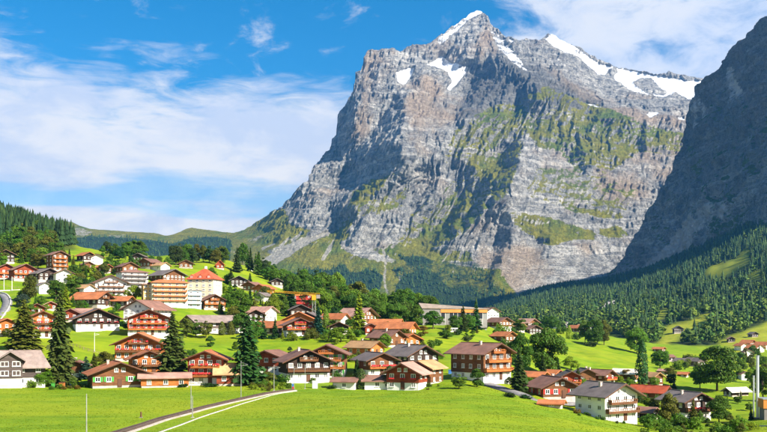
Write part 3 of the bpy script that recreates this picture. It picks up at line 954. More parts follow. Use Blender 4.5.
def build_cliff():
    cu = np.concatenate([np.arange(585, 775, 0.6), np.arange(775, 940, 2.2)])
    k = np.array(CLIFF_LINE)
    sk = np.interp(cu, k[:, 0], k[:, 1])
    nr = 300
    base = 348.0
    t = np.linspace(0, 1, nr)
    V = base + (sk[:, None] - base) * t[None, :]
    U = np.broadcast_to(cu[:, None], V.shape)
    Dt = np.interp(U, [585, 620, 660, 690, 730, 767, 820, 940], [4450, 4150, 3800, 3560, 3230, 2950, 2800, 2750])
    D = Dt - (V - sk[:, None]) * np.interp(U, [585, 690, 767, 940], [1.0, 1.7, 2.0, 2.0])
    D += fbm(U / 40, V / 90, U * 0, 3) * 60
    X = (U - CU) / F * D
    Z = (HZ - V) * D / F
    P = displaced(X, D, Z, np.ones_like(D), 'cliff')
    top = P[:, -1, :]
    backs = []
    for q_ in range(1, 8):
        q = top.copy()
        dist = 45.0 * q_ ** 1.6
        q[:, 1] += dist * 0.6
        q[:, 0] += dist * 0.9
        q[:, 2] += fbm(q[:, 0] / 90, q[:, 1] / 90, q[:, 2] / 90, 3) * 14 + dist * 0.04
        backs.append(q[:, None, :])
    P = np.concatenate([P] + backs, 1)
    me = np_mesh('cliff', P.reshape(-1, 3), grid_quads(len(cu), P.shape[1]), smooth=True)
    n = fbm(P[..., 0] / 160, P[..., 1] / 160, P[..., 2] / 70, 4)
    Vx = np.concatenate([V, np.repeat(V[:, -1:], 7, 1)], 1)
    Ux = np.concatenate([U, np.repeat(U[:, -1:], 7, 1)], 1)
    low = np.clip((Vx - (300 - (Ux - 620) * 0.75)) / 70.0, 0, 1)
    q1 = P[..., 0] * 0.55 + P[..., 1] * 0.35 - 0.55 * P[..., 2]
    n = 0.5 * n + fbm(q1 / 70, P[..., 1] / 700, P[..., 2] / 420, 4, 0.55)
    green = np.clip(0.46 + n * 0.75, 0, 1) * np.clip((Vx - 60) / 60, 0.25, 1)
    z = np.zeros_like(green)
    pale = np.zeros_like(green)
    for w_, pl in ((1.0, [(636, 276), (646, 262), (668, 250), (672, 262), (650, 276)]), (0.85, [(652, 262), (676, 232), (700, 205), (716, 196), (704, 232), (684, 256), (664, 268)]), (0.7, [(712, 214), (735, 190), (742, 200), (722, 224)]), (0.6, [(690, 100), (705, 84), (712, 110), (698, 130)]), (0.6, [(722, 70), (740, 50), (744, 90), (726, 110)])):
        pale = np.maximum(pale, in_poly(Ux, Vx, pl) * w_)
    pale = blur(pale, 6, 4) + 0.55 * fbm(q1 / 48 + 7, P[..., 1] / 600, P[..., 2] / 300, 4, 0.6)
    pale = np.clip(pale, 0, 0.95)
    M = np.stack([z, green, pale, z + 1], -1)
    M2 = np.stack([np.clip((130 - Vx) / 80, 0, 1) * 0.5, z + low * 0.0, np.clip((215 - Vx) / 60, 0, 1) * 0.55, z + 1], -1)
    add_mask(me, 'mask', M.reshape(-1, 4))
    add_mask(me, 'mask2', M2.reshape(-1, 4))
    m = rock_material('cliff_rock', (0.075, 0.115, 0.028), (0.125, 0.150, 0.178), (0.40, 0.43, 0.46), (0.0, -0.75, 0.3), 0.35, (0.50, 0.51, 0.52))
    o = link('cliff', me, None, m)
    tag(o, 'dark shaded rock wall rising above the wooded hillside', 'cliff', kind='structure')


build_cliff()

# ------------------------------------------------------------------ houses
_cache = {}


def shared(key, fn):
    if key not in _cache:
        _cache[key] = fn()
    return _cache[key]


def win_meshes(w, h):
    def frame():
        m = MB()
        t = 0.11
        m.box(-w / 2, w / 2, -0.09, 0.03, -h / 2, -h / 2 + t).box(-w / 2, w / 2, -0.09, 0.03, h / 2 - t, h / 2)
        m.box(-w / 2, -w / 2 + t, -0.09, 0.03, -h / 2 + t, h / 2 - t).box(w / 2 - t, w / 2, -0.09, 0.03, -h / 2 + t, h / 2 - t)
        m.box(-0.05, 0.05, -0.08, 0.02, -h / 2 + t, h / 2 - t)
        m.box(-w / 2 - 0.08, w / 2 + 0.08, -0.2, 0.03, -h / 2 - 0.1, -h / 2)
        me = m.mesh('window')
        me.materials.append(MATS['white_paint'])
        return me

    def pane():
        me = MB().box(-w / 2 + 0.06, w / 2 - 0.06, -0.035, 0.015, -h / 2 + 0.06, h / 2 - 0.06).mesh('pane')
        me.materials.append(MATS['window_glass'])
        return me
    return shared(('f', w, h), frame), shared(('p', w, h), pane)


def shutter_mesh(h, m):
    def mk():
        b = MB().box(-0.28, 0.28, -0.11, 0.0, -h / 2, h / 2)
        for k in range(3):
            z = -h / 2 + (k + 0.5) * h / 3
            b.box(-0.22, 0.22, -0.13, -0.11, z - h * 0.11, z + h * 0.11)
        me = b.mesh('shutter')
        me.materials.append(MATS[m])
        return me
    return shared(('s', h, m), mk)


def put(name, me, parent, loc=(0, 0, 0), rz=0.0):
    o = bpy.data.objects.new(name, me)
    COL.objects.link(o)
    o.parent = parent
    o.location = loc
    o.rotation_euler = (0, 0, rz)
    return o


def add_window(root, loc, rz, w, h, shutter=None, flowers=False):
    fm, pm = win_meshes(w, h)
    o = put('window', fm, root, loc, rz)
    put('pane', pm, o)
    if shutter:
        sm = shutter_mesh(h, shutter)
        put('shutter', sm, o, (-w / 2 - 0.34, 0, 0))
        put('shutter', sm, o, (w / 2 + 0.34, 0, 0))
    if flowers:
        def mk():
            b = MB()
            rr = random.Random(3)
            for k in range(9):
                x = -w / 2 + (k + 0.5) * w / 9
                s = 0.12 + rr.random() * 0.1
                b.box(x - s, x + s, -0.42, -0.12, -0.1, 0.12 + rr.random() * 0.2)
            me = b.mesh('flower_box')
            me.materials.append(MATS['flowers'])
            return me
        tag(put('flower_box', shared(('fl', w), mk), o, (0, 0, -h / 2 - 0.1)), kind='stuff')
    return o


def gable_prism(W, L, z0, ze, zr, front=0.0):
    """walls with gables: x across, y along the ridge"""
    a, b = W / 2, L / 2
    pts = [(-a, -b, z0), (a, -b, z0), (a, -b, ze), (0, -b, zr), (-a, -b, ze), (-a, b, z0), (a, b, z0), (a, b, ze), (0, b, zr), (-a, b, ze)]
    fs = [(0, 1, 2, 3, 4), (9, 8, 7, 6, 5), (1, 6, 7, 2), (5, 0, 4, 9), (2, 7, 8, 3), (4, 3, 8, 9), (0, 5, 6, 1)]
    return pts, fs


def roof_slabs(W, L, ze, pitch, over, overf, th, hip=False, n=5):
    """two pitched slabs with thickness, a slightly sagging ridge, and rafters' ends left to the verge boards"""
    tp = math.tan(pitch)
    m = MB()
    zr = ze + tp * W / 2
    hb = W * 0.28 if hip else 0.0
    for s in (-1, 1):
        x1, z1 = s * (W / 2 + over), ze - tp * over
        y0, y1 = -L / 2 - overf, L / 2 + overf
        up = th / math.cos(pitch)
        pts, fs = [], []
        for i in range(n + 1):
            t = i / n
            y = y0 + (y1 - y0) * t
            yr = y0 + hb + (y1 - hb - y0 - hb) * t
            sag = -0.06 * math.sin(math.pi * t)
            pts += [(x1, y, z1), (0, yr, zr + sag), (0, yr, zr + up + sag), (x1, y, z1 + up)]
        for i in range(n):
            a, b = 4 * i, 4 * i + 4
            for k in range(4):
                f = (a + k, a + (k + 1) % 4, b + (k + 1) % 4, b + k)
                fs.append(f if s > 0 else f[::-1])
        fs += [(3, 2, 1, 0), (4 * n, 4 * n + 1, 4 * n + 2, 4 * n + 3)]
        if hip:
            fs = fs[:-2]
            e = [(x1, y0, z1 + up), (0, y0 + hb, zr + up), (x1, y1, z1 + up), (0, y1 - hb, zr + up)]
        m.poly(pts, fs)
    if hip:
        x1, z1, up = W / 2 + over, ze - tp * over, th / math.cos(pitch)
        for y, yr in ((-L / 2 - overf, -L / 2 - overf + hb), (L / 2 + overf, L / 2 + overf - hb)):
            m.poly([(-x1, y, z1 + up), (x1, y, z1 + up), (0, yr, zr + up), (-x1, y, z1), (x1, y, z1), (0, yr, zr)], [(0, 1, 2), (3, 5, 4), (0, 3, 4, 1)])
    return m, zr


def balcony(root, W, y, z, face_rz, off, mname, flowers, depth=1.1):
    """a slab with rail posts, balusters and hand rail in front of a wall; off = distance of that wall from the axis"""
    b = MB()
    d0, d1 = -off - depth, -off - 0.02
    b.box(-W / 2, W / 2, d0, d1, -0.16, 0.0)
    b.box(-W / 2, W / 2, d0 - 0.04, d0 + 0.04, 0.92, 1.02)
    b.box(-W / 2, W / 2, d0 - 0.03, d0 + 0.02, 0.06, 0.42)
    k = max(3, int(W / 0.55))
    for i in range(k + 1):
        x = -W / 2 + 0.05 + (W - 0.1) * i / k
        b.box(x - 0.11, x + 0.11, d0 - 0.02, d0 + 0.02, 0.44, 0.92)
    for x in (-W / 2, W / 2):
        b.box(x - 0.04, x + 0.04, d0, d1, 0.05, 1.0)
    o = b.build('balcony', MATS[mname], root)
    o.location = (0, 0, z)
    o.rotation_euler = (0, 0, face_rz)
    if flowers:
        f = MB()
        n = int(W / 0.32)
        for i in range(n):
            if R.random() < 0.48:
                continue
            x = -W / 2 + (i + 0.5) * W / n
            s = 0.14 + 0.08 * R.random()
            f.box(x - s, x + s, d0 - 0.36, d0 - 0.06, 0.62, 0.95 + 0.2 * R.random())
        tag(f.build('flower_box', MATS['flowers'], o), kind='stuff')
    return o


def side_walls(root, W, L, base, z_eave, ns, sh, yaw, flags, wname, big):
    """windows on the long side that the lane sees"""
    s = -1 if yaw > 0 else 1
    n = max(1, int(L / 3.4))
    for k in range(ns):
        z = base + k * sh + sh * 0.52
        for i in range(n):
            y = -L / 2 + (i + 0.5) * L / n + R.uniform(-0.15, 0.15)
            add_window(root, (s * (W / 2 + 0.0), y, z), math.radians(90 if s > 0 else -90), 1.15, 1.2, flags.get('sh') if big else None, False)


def house(u, vb, Wp, Lp, yaw, ep, pitch, wall, roof, flags, label, cat='chalet', name='chalet', group='houses of the mountain village', dmin=60, wings=()):
    x, d, z = place(u, vb, dmin)
    k = d / F
    grow = 1.0 if vb > 368 else 1.13
    W, L, he = Wp * k * grow, Lp * k * grow, ep * k * (1 + (grow - 1) * 0.4)
    root = empty(name, (x, d, z), math.radians(yaw) - math.atan((u - CU) / F))
    tag(root, label, cat, group)
    pt = math.radians(pitch)
    over = min(1.5, 0.12 * W + 0.35)
    overf = min(1.7, 0.10 * W + 0.5)
    rise = math.tan(pt) * W / 2
    hip = 'H' in flags
    full = 'P' in flags
    ns = max(1, int(round(he / 2.5)))
    if '3' in flags:
        ns = 3
    sh = he / ns
    plinth = sh * 0.8 if ('p' in flags and ns > 1) else (0.45 if 'p' not in flags else he * 0.35)
    small = 'S' in flags
    big = Wp >= 17
    fl = 'F' in flags
    shut = {'G': 'green_paint', 'R': 'red_paint', 'O': 'brown_paint'}
    shm = next((shut[c] for c in flags if c in shut), None)
    # walls
    base_m = 'white_plaster' if ('p' in flags or full) else 'chimney_stone'
    wm = wall
    if full:
        p, f = gable_prism(W, L, -3.2, he, he + rise - 0.05)
        MB().poly(p, f).build('wall', MATS[wm], root)
    else:
        MB().box(-W / 2 + 0.12, W / 2 - 0.12, -L / 2 + 0.12, L / 2 - 0.12, -3.2, plinth).build('plinth', MATS[base_m], root)
        p, f = gable_prism(W, L, plinth - 0.02, he, he + rise - 0.05)
        if hip:
            p[3] = (0, -L / 2, he)
            p[8] = (0, L / 2, he)
        MB().poly(p, f).build('wall', MATS[wm], root)
    # roof
    rm, zr = roof_slabs(W, L, he, pt, over, overf, 0.22, hip)
    r = rm.build('roof', MATS[roof], root)
    if not small:
        tp = math.tan(pt)
        for y in (-L / 2 - overf - 0.06, L / 2 + overf + 0.0):
            if hip:
                continue
            for s in (-1, 1):
                x1, z1 = s * (W / 2 + over), he - tp * over
                MB().poly([(0, y, zr - 0.12), (x1, y, z1 - 0.12), (x1, y, z1 + 0.2), (0, y, zr + 0.2), (0, y + 0.06, zr - 0.12), (x1, y + 0.06, z1 - 0.12), (x1, y + 0.06, z1 + 0.2), (0, y + 0.06, zr + 0.2)],
                          [(0, 1, 2, 3), (7, 6, 5, 4), (0, 4, 5, 1), (3, 2, 6, 7), (1, 5, 6, 2)]).build('verge_board', MATS['brown_paint'], r)
        MB().box(-0.16, 0.16, -L / 2 - overf + 0.1 + (W * .28 if hip else 0), L / 2 + overf - 0.1 - (W * .28 if hip else 0), zr + 0.16, zr + 0.33).build('ridge_cap', MATS[roof], r)
        cy, cx = L * R.uniform(-0.12, 0.25), W * R.choice([-1, 1]) * R.uniform(0.08, 0.2)
        if 'C' in flags or (name in ('chalet', 'house') and R.random() < 0.55):
            zc = zr - abs(cx) * tp
            c = MB().box(cx - 0.3, cx + 0.3, cy - 0.3, cy + 0.3, zc - 0.3, zc + 1.15)
            c.box(cx - 0.4, cx + 0.4, cy - 0.4, cy + 0.4, zc + 1.15, zc + 1.28)
            c.build('chimney', MATS['white_plaster' if R.random() < .2 else 'chimney_stone'], r)
    # windows, balconies and door on the gable front
    bm = 'brown_timber' if wall in ('dark_timber', 'white_plaster', 'cream_plaster', 'grey_timber') else ('orange_timber' if wall in ('brown_timber', 'red_timber') else 'brown_timber')
    if abs(yaw) < 75:
        nwin = max(1, min(6, int(W / 2.35)))
        ww, wh = (1.25, 1.25) if W > 8 else (1.0, 1.05)
        for s in range(ns):
            zc = s * sh + sh * 0.55
            yy = -L / 2 + (0.12 if (s == 0 and plinth > 1 and not full) else 0.0)
            for i in range(nwin):
                xx = -W / 2 + (i + 0.5) * W / nwin
                if s == 0 and i == nwin // 2 and not small:
                    dm = shared(('door', 'm'), lambda: (lambda b: b)(MB().box(-0.55, 0.55, -0.12, 0.05, -1.05, 1.05).box(-0.42, 0.42, -0.15, -0.12, -0.9, 0.9).mesh('door')))
                    if not dm.materials:
                        dm.materials.append(MATS['brown_paint'])
                    put('door', dm, root, (xx, yy, 1.05))
                    continue
                add_window(root, (xx, yy, zc), 0, ww, min(wh, sh * 0.55), shm if (big and not small) else None, fl and s > 0 and 'B' not in flags)
            if 'B' in flags and s > 0:
                balcony(root, W * (0.96 if s == 1 else 0.8), 0, s * sh - 0.05, 0, L / 2, bm, fl)
        if rise > 1.9 and not small:
            for xx in ((-0.9, 0.9) if W > 9 else (0.0,)):
                add_window(root, (xx, -L / 2, he + rise * 0.28), 0, 0.95, min(1.1, rise * 0.4), None, False)
            if 'B' in flags and rise > 2.4:
                balcony(root, W * 0.42, 0, he - 0.1, 0, L / 2, bm, fl, 0.9)
    if abs(yaw) >= 18:
        s = -1 if yaw > 0 else 1
        n = max(1, min(7, int(L / (3.1 if not small else 4.0))))
        for q in range(ns):
            zc = q * sh + sh * 0.52
            inset = 0.12 if (q == 0 and plinth > 1 and not full) else 0.0
            for i in range(n):
                y = -L / 2 + (i + 0.5) * L / n + R.uniform(-0.2, 0.2)
                add_window(root, (s * (W / 2 - inset), y, zc), math.radians(90 if s > 0 else -90), 1.15, min(1.2, sh * 0.5), shm if (big and not small) else None, fl and q == 0 and full)
        if 'A' in flags:
            balcony(root, L * 0.8, 0, sh * (ns - 1), math.radians(90 if s > 0 else -90), W / 2, bm, fl)
    for (ox, oy, w_, l_, rz, e_, p_) in wings:
        w_, l_, e_ = w_ * k, l_ * k, e_ * k
        p_ = math.radians(p_)
        rs = math.tan(p_) * w_ / 2
        p, f = gable_prism(w_, l_, plinth, e_, e_ + rs - 0.05)
        wo = MB().poly(p, f).build('front_wing', MATS[wm], root)
        wo.location = (ox * k, oy * k, 0)
        wo.rotation_euler = (0, 0, math.radians(rz))
        pl = MB().box(-w_ / 2 + .1, w_ / 2 - .1, -l_ / 2 + .1, l_ / 2 - .1, -3, plinth)
        pl.build('wing_plinth', MATS['white_plaster'], wo)
        rm2, _ = roof_slabs(w_, l_, e_, p_, 0.8, 0.9, 0.2)
        rm2.build('wing_roof', MATS[roof], wo)
        nst = max(1, int(round(e_ / 2.75)))
        for q in range(nst + 1):
            for xx in (-w_ * 0.24, w_ * 0.24):
                zz = (q + 0.55) * e_ / nst
                if q == nst:
                    if xx < 0:
                        continue
                    continue
                fm, pm = win_meshes(1.9, 1.25)
                wnd = put('window', fm, wo, (xx, -l_ / 2 + (0.1 if q == 0 else 0), zz))
    return root


HOUSES = [
    # front row
    (14, 386, 32, 58, 90, 22, 38, 'grey_timber', 'weathered_tile', 'pHC', 'large dark timber house with grey-brown hipped roof and front gable at left edge'),
    (78, 377, 18, 18, -8, 12, 22, 'brown_timber', 'brown_tile', 'pF', 'small brown chalet half hidden between tall spruce and low orange-roofed chalet'),
    (117, 386, 52, 34, 9, 14, 21, 'brown_timber', 'orange_tile', 'GC', 'low wide timber chalet with orange roof and green shutters'),
    (165, 387, 16, 46, 90, 10, 22, 'orange_timber', 'pink_tile', '', 'long low timber shed with pinkish roof at meadow edge'),
    (141, 359, 40, 30, -8, 15, 24, 'orange_timber', 'orange_tile', 'BF', 'upper orange-brown chalet directly behind a twin chalet'),
    (148, 373, 36, 26, 5, 15, 22, 'orange_timber', 'orange_tile', 'B', 'lower orange-brown chalet squeezed in front of its twin'),
    (208, 384, 35, 28, -10, 26, 22, 'red_timber', 'orange_tile', 'pBF', 'red-brown three-storey chalet with orange roof beside the red barn'),
    (230, 385, 20, 26, 90, 13, 38, 'red_timber', 'tan_tile', '', 'red barn with mossy yellow-brown roof right of red-brown chalet'),
    (272, 373, 28, 24, -28, 17, 20, 'red_timber', 'brown_tile', 'p', 'red chalet peeking out behind the big dark spruce'),
    (304, 381, 44, 36, 14, 21, 24, 'dark_timber', 'brown_tile', 'pBC', 'broad dark chalet with white-framed windows above the railway'),
    (328, 375, 36, 30, -6, 22, 24, 'brown_timber', 'brown_tile', 'pGB', 'brown chalet with green shutters right behind the broad dark chalet'),
    (346, 389, 15, 22, 72, 8, 22, 'white_plaster', 'brown_tile', 'PS', 'white garage with brown gable roof between two clipped conifers'),
    (378, 389, 16, 26, 88, 9, 28, 'white_plaster', 'brown_tile', 'PS', 'low white outbuilding with red-brown roof between column conifers'),
    (375, 376, 30, 30, 27, 17, 22, 'brown_timber', 'grey_tile', 'pBF', 'brown chalet with flowered balconies and grey-brown roof'),
    (407, 389, 34, 26, -20, 17, 27, 'red_timber', 'pink_tile', 'pF', 'red gabled chalet with white ground floor and pale pink roof'),
    (426, 383, 24, 30, -25, 16, 26, 'brown_timber', 'tan_tile', 'BF', 'tan-roofed chalet with red balcony behind the red gabled chalet'),
    (412, 367, 32, 34, 35, 12, 26, 'dark_timber', 'grey_tile', 'C', 'black gabled chalet with slate grey roof'),
    (365, 355, 18, 27, 50, 8, 27, 'orange_timber', 'tan_tile', '', 'tan-roofed chalet on the slope above the brown flowered chalet'),
    (387, 346, 20, 24, 45, 9, 28, 'brown_timber', 'brown_tile', 'B', 'brown chalet with dark gable above the black gabled chalet'),
    (407, 346, 17, 16, 30, 7, 25, 'orange_timber', 'orange_tile', 'S', 'small orange-roofed chalet right of the dark brown gable'),
    (481, 379, 39, 46, 45, 27, 24, 'brown_timber', 'brown_tile', 'pBC3', 'large chalet hotel with white ground floor and orange balconies'),
    # middle of the village
    (335, 327, 14, 20, 60, 8, 30, 'white_plaster', 'orange_tile', 'PS', 'white house with orange-brown roof left of broad pinkish roof'),
    (357, 324, 22, 26, 50, 8, 30, 'brown_timber', 'pink_tile', '', 'chalet with broad pinkish-brown roof below the village wood'),
    (339, 334, 17, 14, 0, 7, 24, 'dark_timber', 'brown_tile', 'B', 'small dark gabled chalet just below the white orange-roofed house'),
    (386, 330, 12, 26, 75, 6, 32, 'orange_timber', 'orange_tile', 'S', 'long chalet with bright orange roof, upper of two'),
    (397, 335, 16, 30, 65, 7, 30, 'orange_timber', 'orange_tile', 'S', 'long chalet with bright orange roof, lower and right of two'),
    (370, 334, 10, 10, 10, 7, 26, 'red_timber', 'brown_tile', 'S', 'tiny red chalet at the foot of the tall yellow-green conifer'),
    (298, 335, 24, 20, 10, 10, 24, 'brown_timber', 'brown_tile', 'pBF', 'dark brown chalet with white base below the building crane'),
    (300, 328, 27, 18, -5, 8, 25, 'orange_timber', 'orange_tile', 'S', 'orange-roofed chalet right behind the dark brown one below the crane'),
    (273, 334, 16, 26, 60, 7, 30, 'dark_timber', 'orange_tile', 'S', 'orange-roofed house with dark gable at the upper meadow edge'),
    (262, 320, 14, 22, 45, 8, 30, 'white_plaster', 'pink_tile', 'PS', 'white house with pinkish roof right of the big green trees'),
    (256, 323, 14, 12, 0, 8, 27, 'dark_timber', 'brown_tile', 'S', 'small dark chalet in front of the white pink-roofed house'),
    (299, 317, 18, 16, 10, 7, 24, 'dark_timber', 'grey_tile', 'S', 'dark grey-roofed chalet just below the red building shell'),
    (310, 324, 14, 14, -20, 7, 24, 'dark_timber', 'grey_tile', 'S', 'small dark chalet at the foot of the crane mast'),
    (489, 321, 12, 14, 30, 9, 28, 'white_plaster', 'brown_tile', 'PS', 'white gabled house at the right end of the long exhibition hall'),
    (499, 330, 14, 18, 40, 8, 26, 'brown_timber', 'brown_tile', 'pS', 'brown and white chalet right below the white gabled house'),
    (504, 342, 13, 17, 45, 6, 26, 'brown_timber', 'orange_tile', 'S', 'small orange-roofed barn behind the chalet hotel'),
    (515, 330, 10, 14, 60, 4, 26, 'brown_timber', 'tan_tile', 'S', 'low tan-roofed chalet beyond the orange-roofed barn'),
    (527, 329, 14, 14, 50, 6, 26, 'brown_timber', 'pink_tile', 'S', 'pinkish-roofed chalet behind the tallest round tree'),
    (532, 334, 12, 12, 30, 5, 26, 'dark_timber', 'brown_tile', 'S', 'dark chalet squeezed behind the round trees'),
    (562, 329, 9, 12, 60, 4, 26, 'white_plaster', 'pale_sheet', 'PS', 'pale far house left on the wooded crest'),
    (577, 332, 9, 12, 50, 4, 26, 'brown_timber', 'orange_tile', 'S', 'far orange-roofed house on the wooded crest'),
    (584, 331, 8, 10, 60, 4, 26, 'white_plaster', 'tan_tile', 'PS', 'far white tan-roofed house beside the crest trees'),
    # right of the picture
    (552, 397, 36, 32, 28, 12, 24, 'brown_timber', 'brown_tile', 'RC', 'red-brown chalet with dark brown roof below the round trees'),
    (534, 384, 16, 24, 58, 8, 26, 'brown_timber', 'orange_tile', 'S', 'orange-roofed house left behind the red-brown chalet'),
    (553, 381, 12, 15, 50, 8, 26, 'brown_timber', 'orange_tile', 'S', 'house showing a corner of orange roof between conifers'),
    (569, 388, 20, 20, 12, 12, 26, 'red_timber', 'grey_tile', 'BF', 'red chalet with grey roof left of the two brown chalets'),
    (584, 383, 18, 18, 18, 10, 26, 'brown_timber', 'grey_tile', 'BF', 'brown chalet with grey roof between red chalet and flowered one'),
    (597, 384, 18, 30, 55, 10, 25, 'brown_timber', 'brown_tile', 'pBF', 'brown chalet with white base at the meadow foot'),
    (606, 419, 43, 42, 44, 26, 25, 'white_plaster', 'grey_tile', 'PBC3', 'big white house with grey roof and three brown balconies'),
    (552, 407, 14, 20, 80, 4, 20, 'brown_timber', 'orange_tile', 'S', 'low shed with orange roof beside the road'),
    (642, 418, 17, 26, 62, 7, 25, 'dark_timber', 'brown_tile', 'S', 'low dark barn with brown roof right of big white house'),
    (650, 398, 18, 34, 66, 7, 30, 'brown_timber', 'red_tile', '', 'house with long bright red roof'),
    (626, 380, 12, 22, 74, 7, 32, 'orange_timber', 'pale_sheet', 'S', 'barn with whitish roof on the meadow'),
    (653, 385, 12, 15, 45, 9, 30, 'brown_timber', 'tan_tile', 'S', 'brown barn with pale tan roof beside the tall dark tree'),
    (686, 419, 32, 36, 40, 20, 24, 'dark_timber', 'grey_tile', 'pBFC', 'dark chalet with white ground floor and red balcony flowers among bushes'),
    (736, 396, 13, 20, -50, 5, 26, 'dark_timber', 'pale_sheet', 'S', 'low dark barn with white roof right of the huge round tree'),
    (744, 380, 8, 9, 20, 6, 26, 'white_plaster', 'brown_tile', 'PS', 'small white house behind the white-roofed barn'),
    (741, 350, 7, 9, 40, 4, 28, 'white_plaster', 'orange_tile', 'PS', 'far white house at the left end of the hamlet on the right'),
    (748, 347, 9, 9, 60, 4, 28, 'brown_timber', 'orange_tile', 'S', 'far orange-brown roofed house at the top of the hamlet on the right'),
    (755, 353, 10, 11, 50, 5, 28, 'white_plaster', 'orange_tile', 'PS', 'far orange-roofed house in the middle of the hamlet on the right'),
    (763, 349, 9, 11, 60, 4, 28, 'white_plaster', 'orange_tile', 'PS', 'far house with rusty roof at the right picture edge'),
    (747, 357, 7, 8, 20, 5, 28, 'white_plaster', 'brown_tile', 'PS', 'far white house lowest in the hamlet on the right'),
    (731, 342, 6, 6, 10, 3, 28, 'dark_timber', 'pink_tile', 'S', 'lower hay hut on the clearing at right'),
    (753, 337, 6, 7, 30, 3, 28, 'dark_timber', 'grey_tile', 'S', 'upper hay hut on the clearing at right'),
    (678, 333, 8, 8, 10, 4, 30, 'grey_timber', 'grey_tile', 'S', 'lone grey hut on the forest clearing'),
    (684, 365, 9, 14, 60, 4, 26, 'white_plaster', 'grey_tile', 'PS', 'grey-roofed farmhouse, left of two below the forest'),
    (695, 366, 10, 14, 50, 5, 26, 'grey_timber', 'grey_tile', 'S', 'grey-roofed farmhouse, right of two below the forest'),
    (659, 352, 6, 9, 60, 3, 24, 'brown_timber', 'orange_tile', 'S', 'tiny orange-roofed hut on the meadow by the forest'),
    (669, 361, 6, 8, -40, 4, 28, 'dark_timber', 'brown_tile', 'S', 'tiny dark gabled hut left of the grey farmhouses'),
    (664, 374, 6, 9, 60, 3, 26, 'brown_timber', 'pink_tile', 'S', 'tiny pink-roofed hut under the meadow tree'),
    (683, 377, 7, 9, 70, 3, 26, 'brown_timber', 'orange_tile', 'S', 'tiny brown hut on the meadow left of the huge round tree'),
    # left slope
    (5, 335, 18, 16, 10, 11, 24, 'orange_timber', 'orange_tile', 'S', 'orange-red chalet at the left picture edge below the road'),
    (42, 337, 25, 18, 5, 18, 24, 'orange_timber', 'orange_tile', 'pBF', 'bright orange chalet with white base between the two big spruces'),
    (37, 315, 12, 12, 0, 7, 26, 'red_timber', 'brown_tile', 'S', 'dark red gabled chalet just above the bright orange chalet'),
    (96, 329, 37, 24, 8, 10, 23, 'dark_timber', 'grey_tile', 'pF', 'black chalet with white base and red flowers above the meadow'),
    (88, 319, 14, 18, 70, 6, 26, 'brown_timber', 'pink_tile', 'S', 'pinkish-roofed house behind the black chalet'),
    (72, 321, 12, 12, -10, 8, 26, 'red_timber', 'brown_tile', 'S', 'dark red chalet half hidden left of the black chalet'),
    (51, 310, 10, 10, 0, 5, 26, 'red_timber', 'pink_tile', 'S', 'small red chalet between the two spruce tops'),
    (92, 306, 20, 28, 50, 7, 28, 'dark_timber', 'orange_tile', 'B', 'chalet with bright orange roof and black gable on the left slope'),
    (109, 297, 27, 22, 10, 13, 24, 'white_plaster', 'brown_tile', 'PB', 'white chalet with brown balconies left of the hotels'),
    (118, 307, 14, 24, 60, 6, 26, 'dark_timber', 'orange_tile', 'S', 'low orange-roofed house below the white balconied chalet'),
    (212, 309, 19, 18, 15, 8, 26, 'brown_timber', 'brown_tile', 'B', 'brown chalet right of the blue building'),
    (148, 327, 28, 34, -30, 17, 27, 'white_plaster', 'brown_tile', 'P', 'white house with brown roof right behind the red chalet'),
    (149, 335, 36, 22, 0, 16, 22, 'red_timber', 'brown_tile', 'pBF', 'red chalet with flowered balconies in front of the white house'),
    (215, 333, 24, 48, -62, 11, 22, 'grey_timber', 'weathered_tile', 'p', 'long weathered barn with grey roof behind a row of trees'),
    (5, 279, 18, 14, 10, 9, 26, 'red_timber', 'brown_tile', 'BS', 'red chalet at the left edge above the road'),
    (23, 280, 20, 16, 15, 9, 26, 'red_timber', 'brown_tile', 'BS', 'wide bright red chalet above the road, second from left'),
    (6, 263, 14, 12, 0, 8, 26, 'dark_timber', 'brown_tile', 'S', 'dark chalet high at the left edge under the wood'),
    (57, 271, 14, 14, 22, 15, 24, 'brown_timber', 'brown_tile', 'BS', 'tall narrow chalet high up under the wood'),
    (45, 281, 19, 16, 25, 7, 24, 'dark_timber', 'grey_tile', 'S', 'dark grey-roofed chalet below the tall narrow chalet'),
    (63, 283, 14, 14, 10, 9, 24, 'white_plaster', 'brown_tile', 'PS', 'small white chalet right below the tall narrow chalet'),
    (43, 293, 10, 10, 20, 7, 26, 'white_plaster', 'grey_tile', 'PS', 'little white house above the left spruce'),
    (84, 298, 12, 14, 40, 9, 26, 'white_plaster', 'tan_tile', 'PS', 'white house with tan roof above the bright orange roof'),
    (86, 261, 12, 10, 30, 5, 26, 'dark_timber', 'orange_tile', 'S', 'small orange-roofed chalet on the upper left meadow'),
    (97, 264, 10, 10, 0, 6, 26, 'white_plaster', 'brown_tile', 'PS', 'small white chalet on the upper left meadow'),
    (87, 269, 9, 9, 20, 4, 26, 'brown_timber', 'brown_tile', 'S', 'tiny brown chalet below the small orange-roofed one'),
    (104, 273, 9, 10, 40, 5, 26, 'brown_timber', 'orange_tile', 'S', 'tiny orange chalet at the trees left of the tall hotel'),
    (140, 262, 10, 10, -20, 5, 26, 'dark_timber', 'grey_tile', 'S', 'small black gabled hut on the crest above the hotels'),
    (150, 268, 12, 14, -40, 5, 26, 'brown_timber', 'brown_tile', 'S', 'brown-roofed chalet right behind the tall hotel'),
    (160, 271, 10, 14, 40, 5, 26, 'white_plaster', 'tan_tile', 'PS', 'small tan-roofed chalet above the yellowish hotel'),
    (127, 273, 14, 16, 20, 6, 26, 'brown_timber', 'brown_tile', 'S', 'brown-red roofed chalet just behind the tall hotel'),
    (167, 283, 22, 24, 30, 7, 24, 'brown_timber', 'grey_tile', 'S', 'brown chalet right behind the yellowish hotel'),
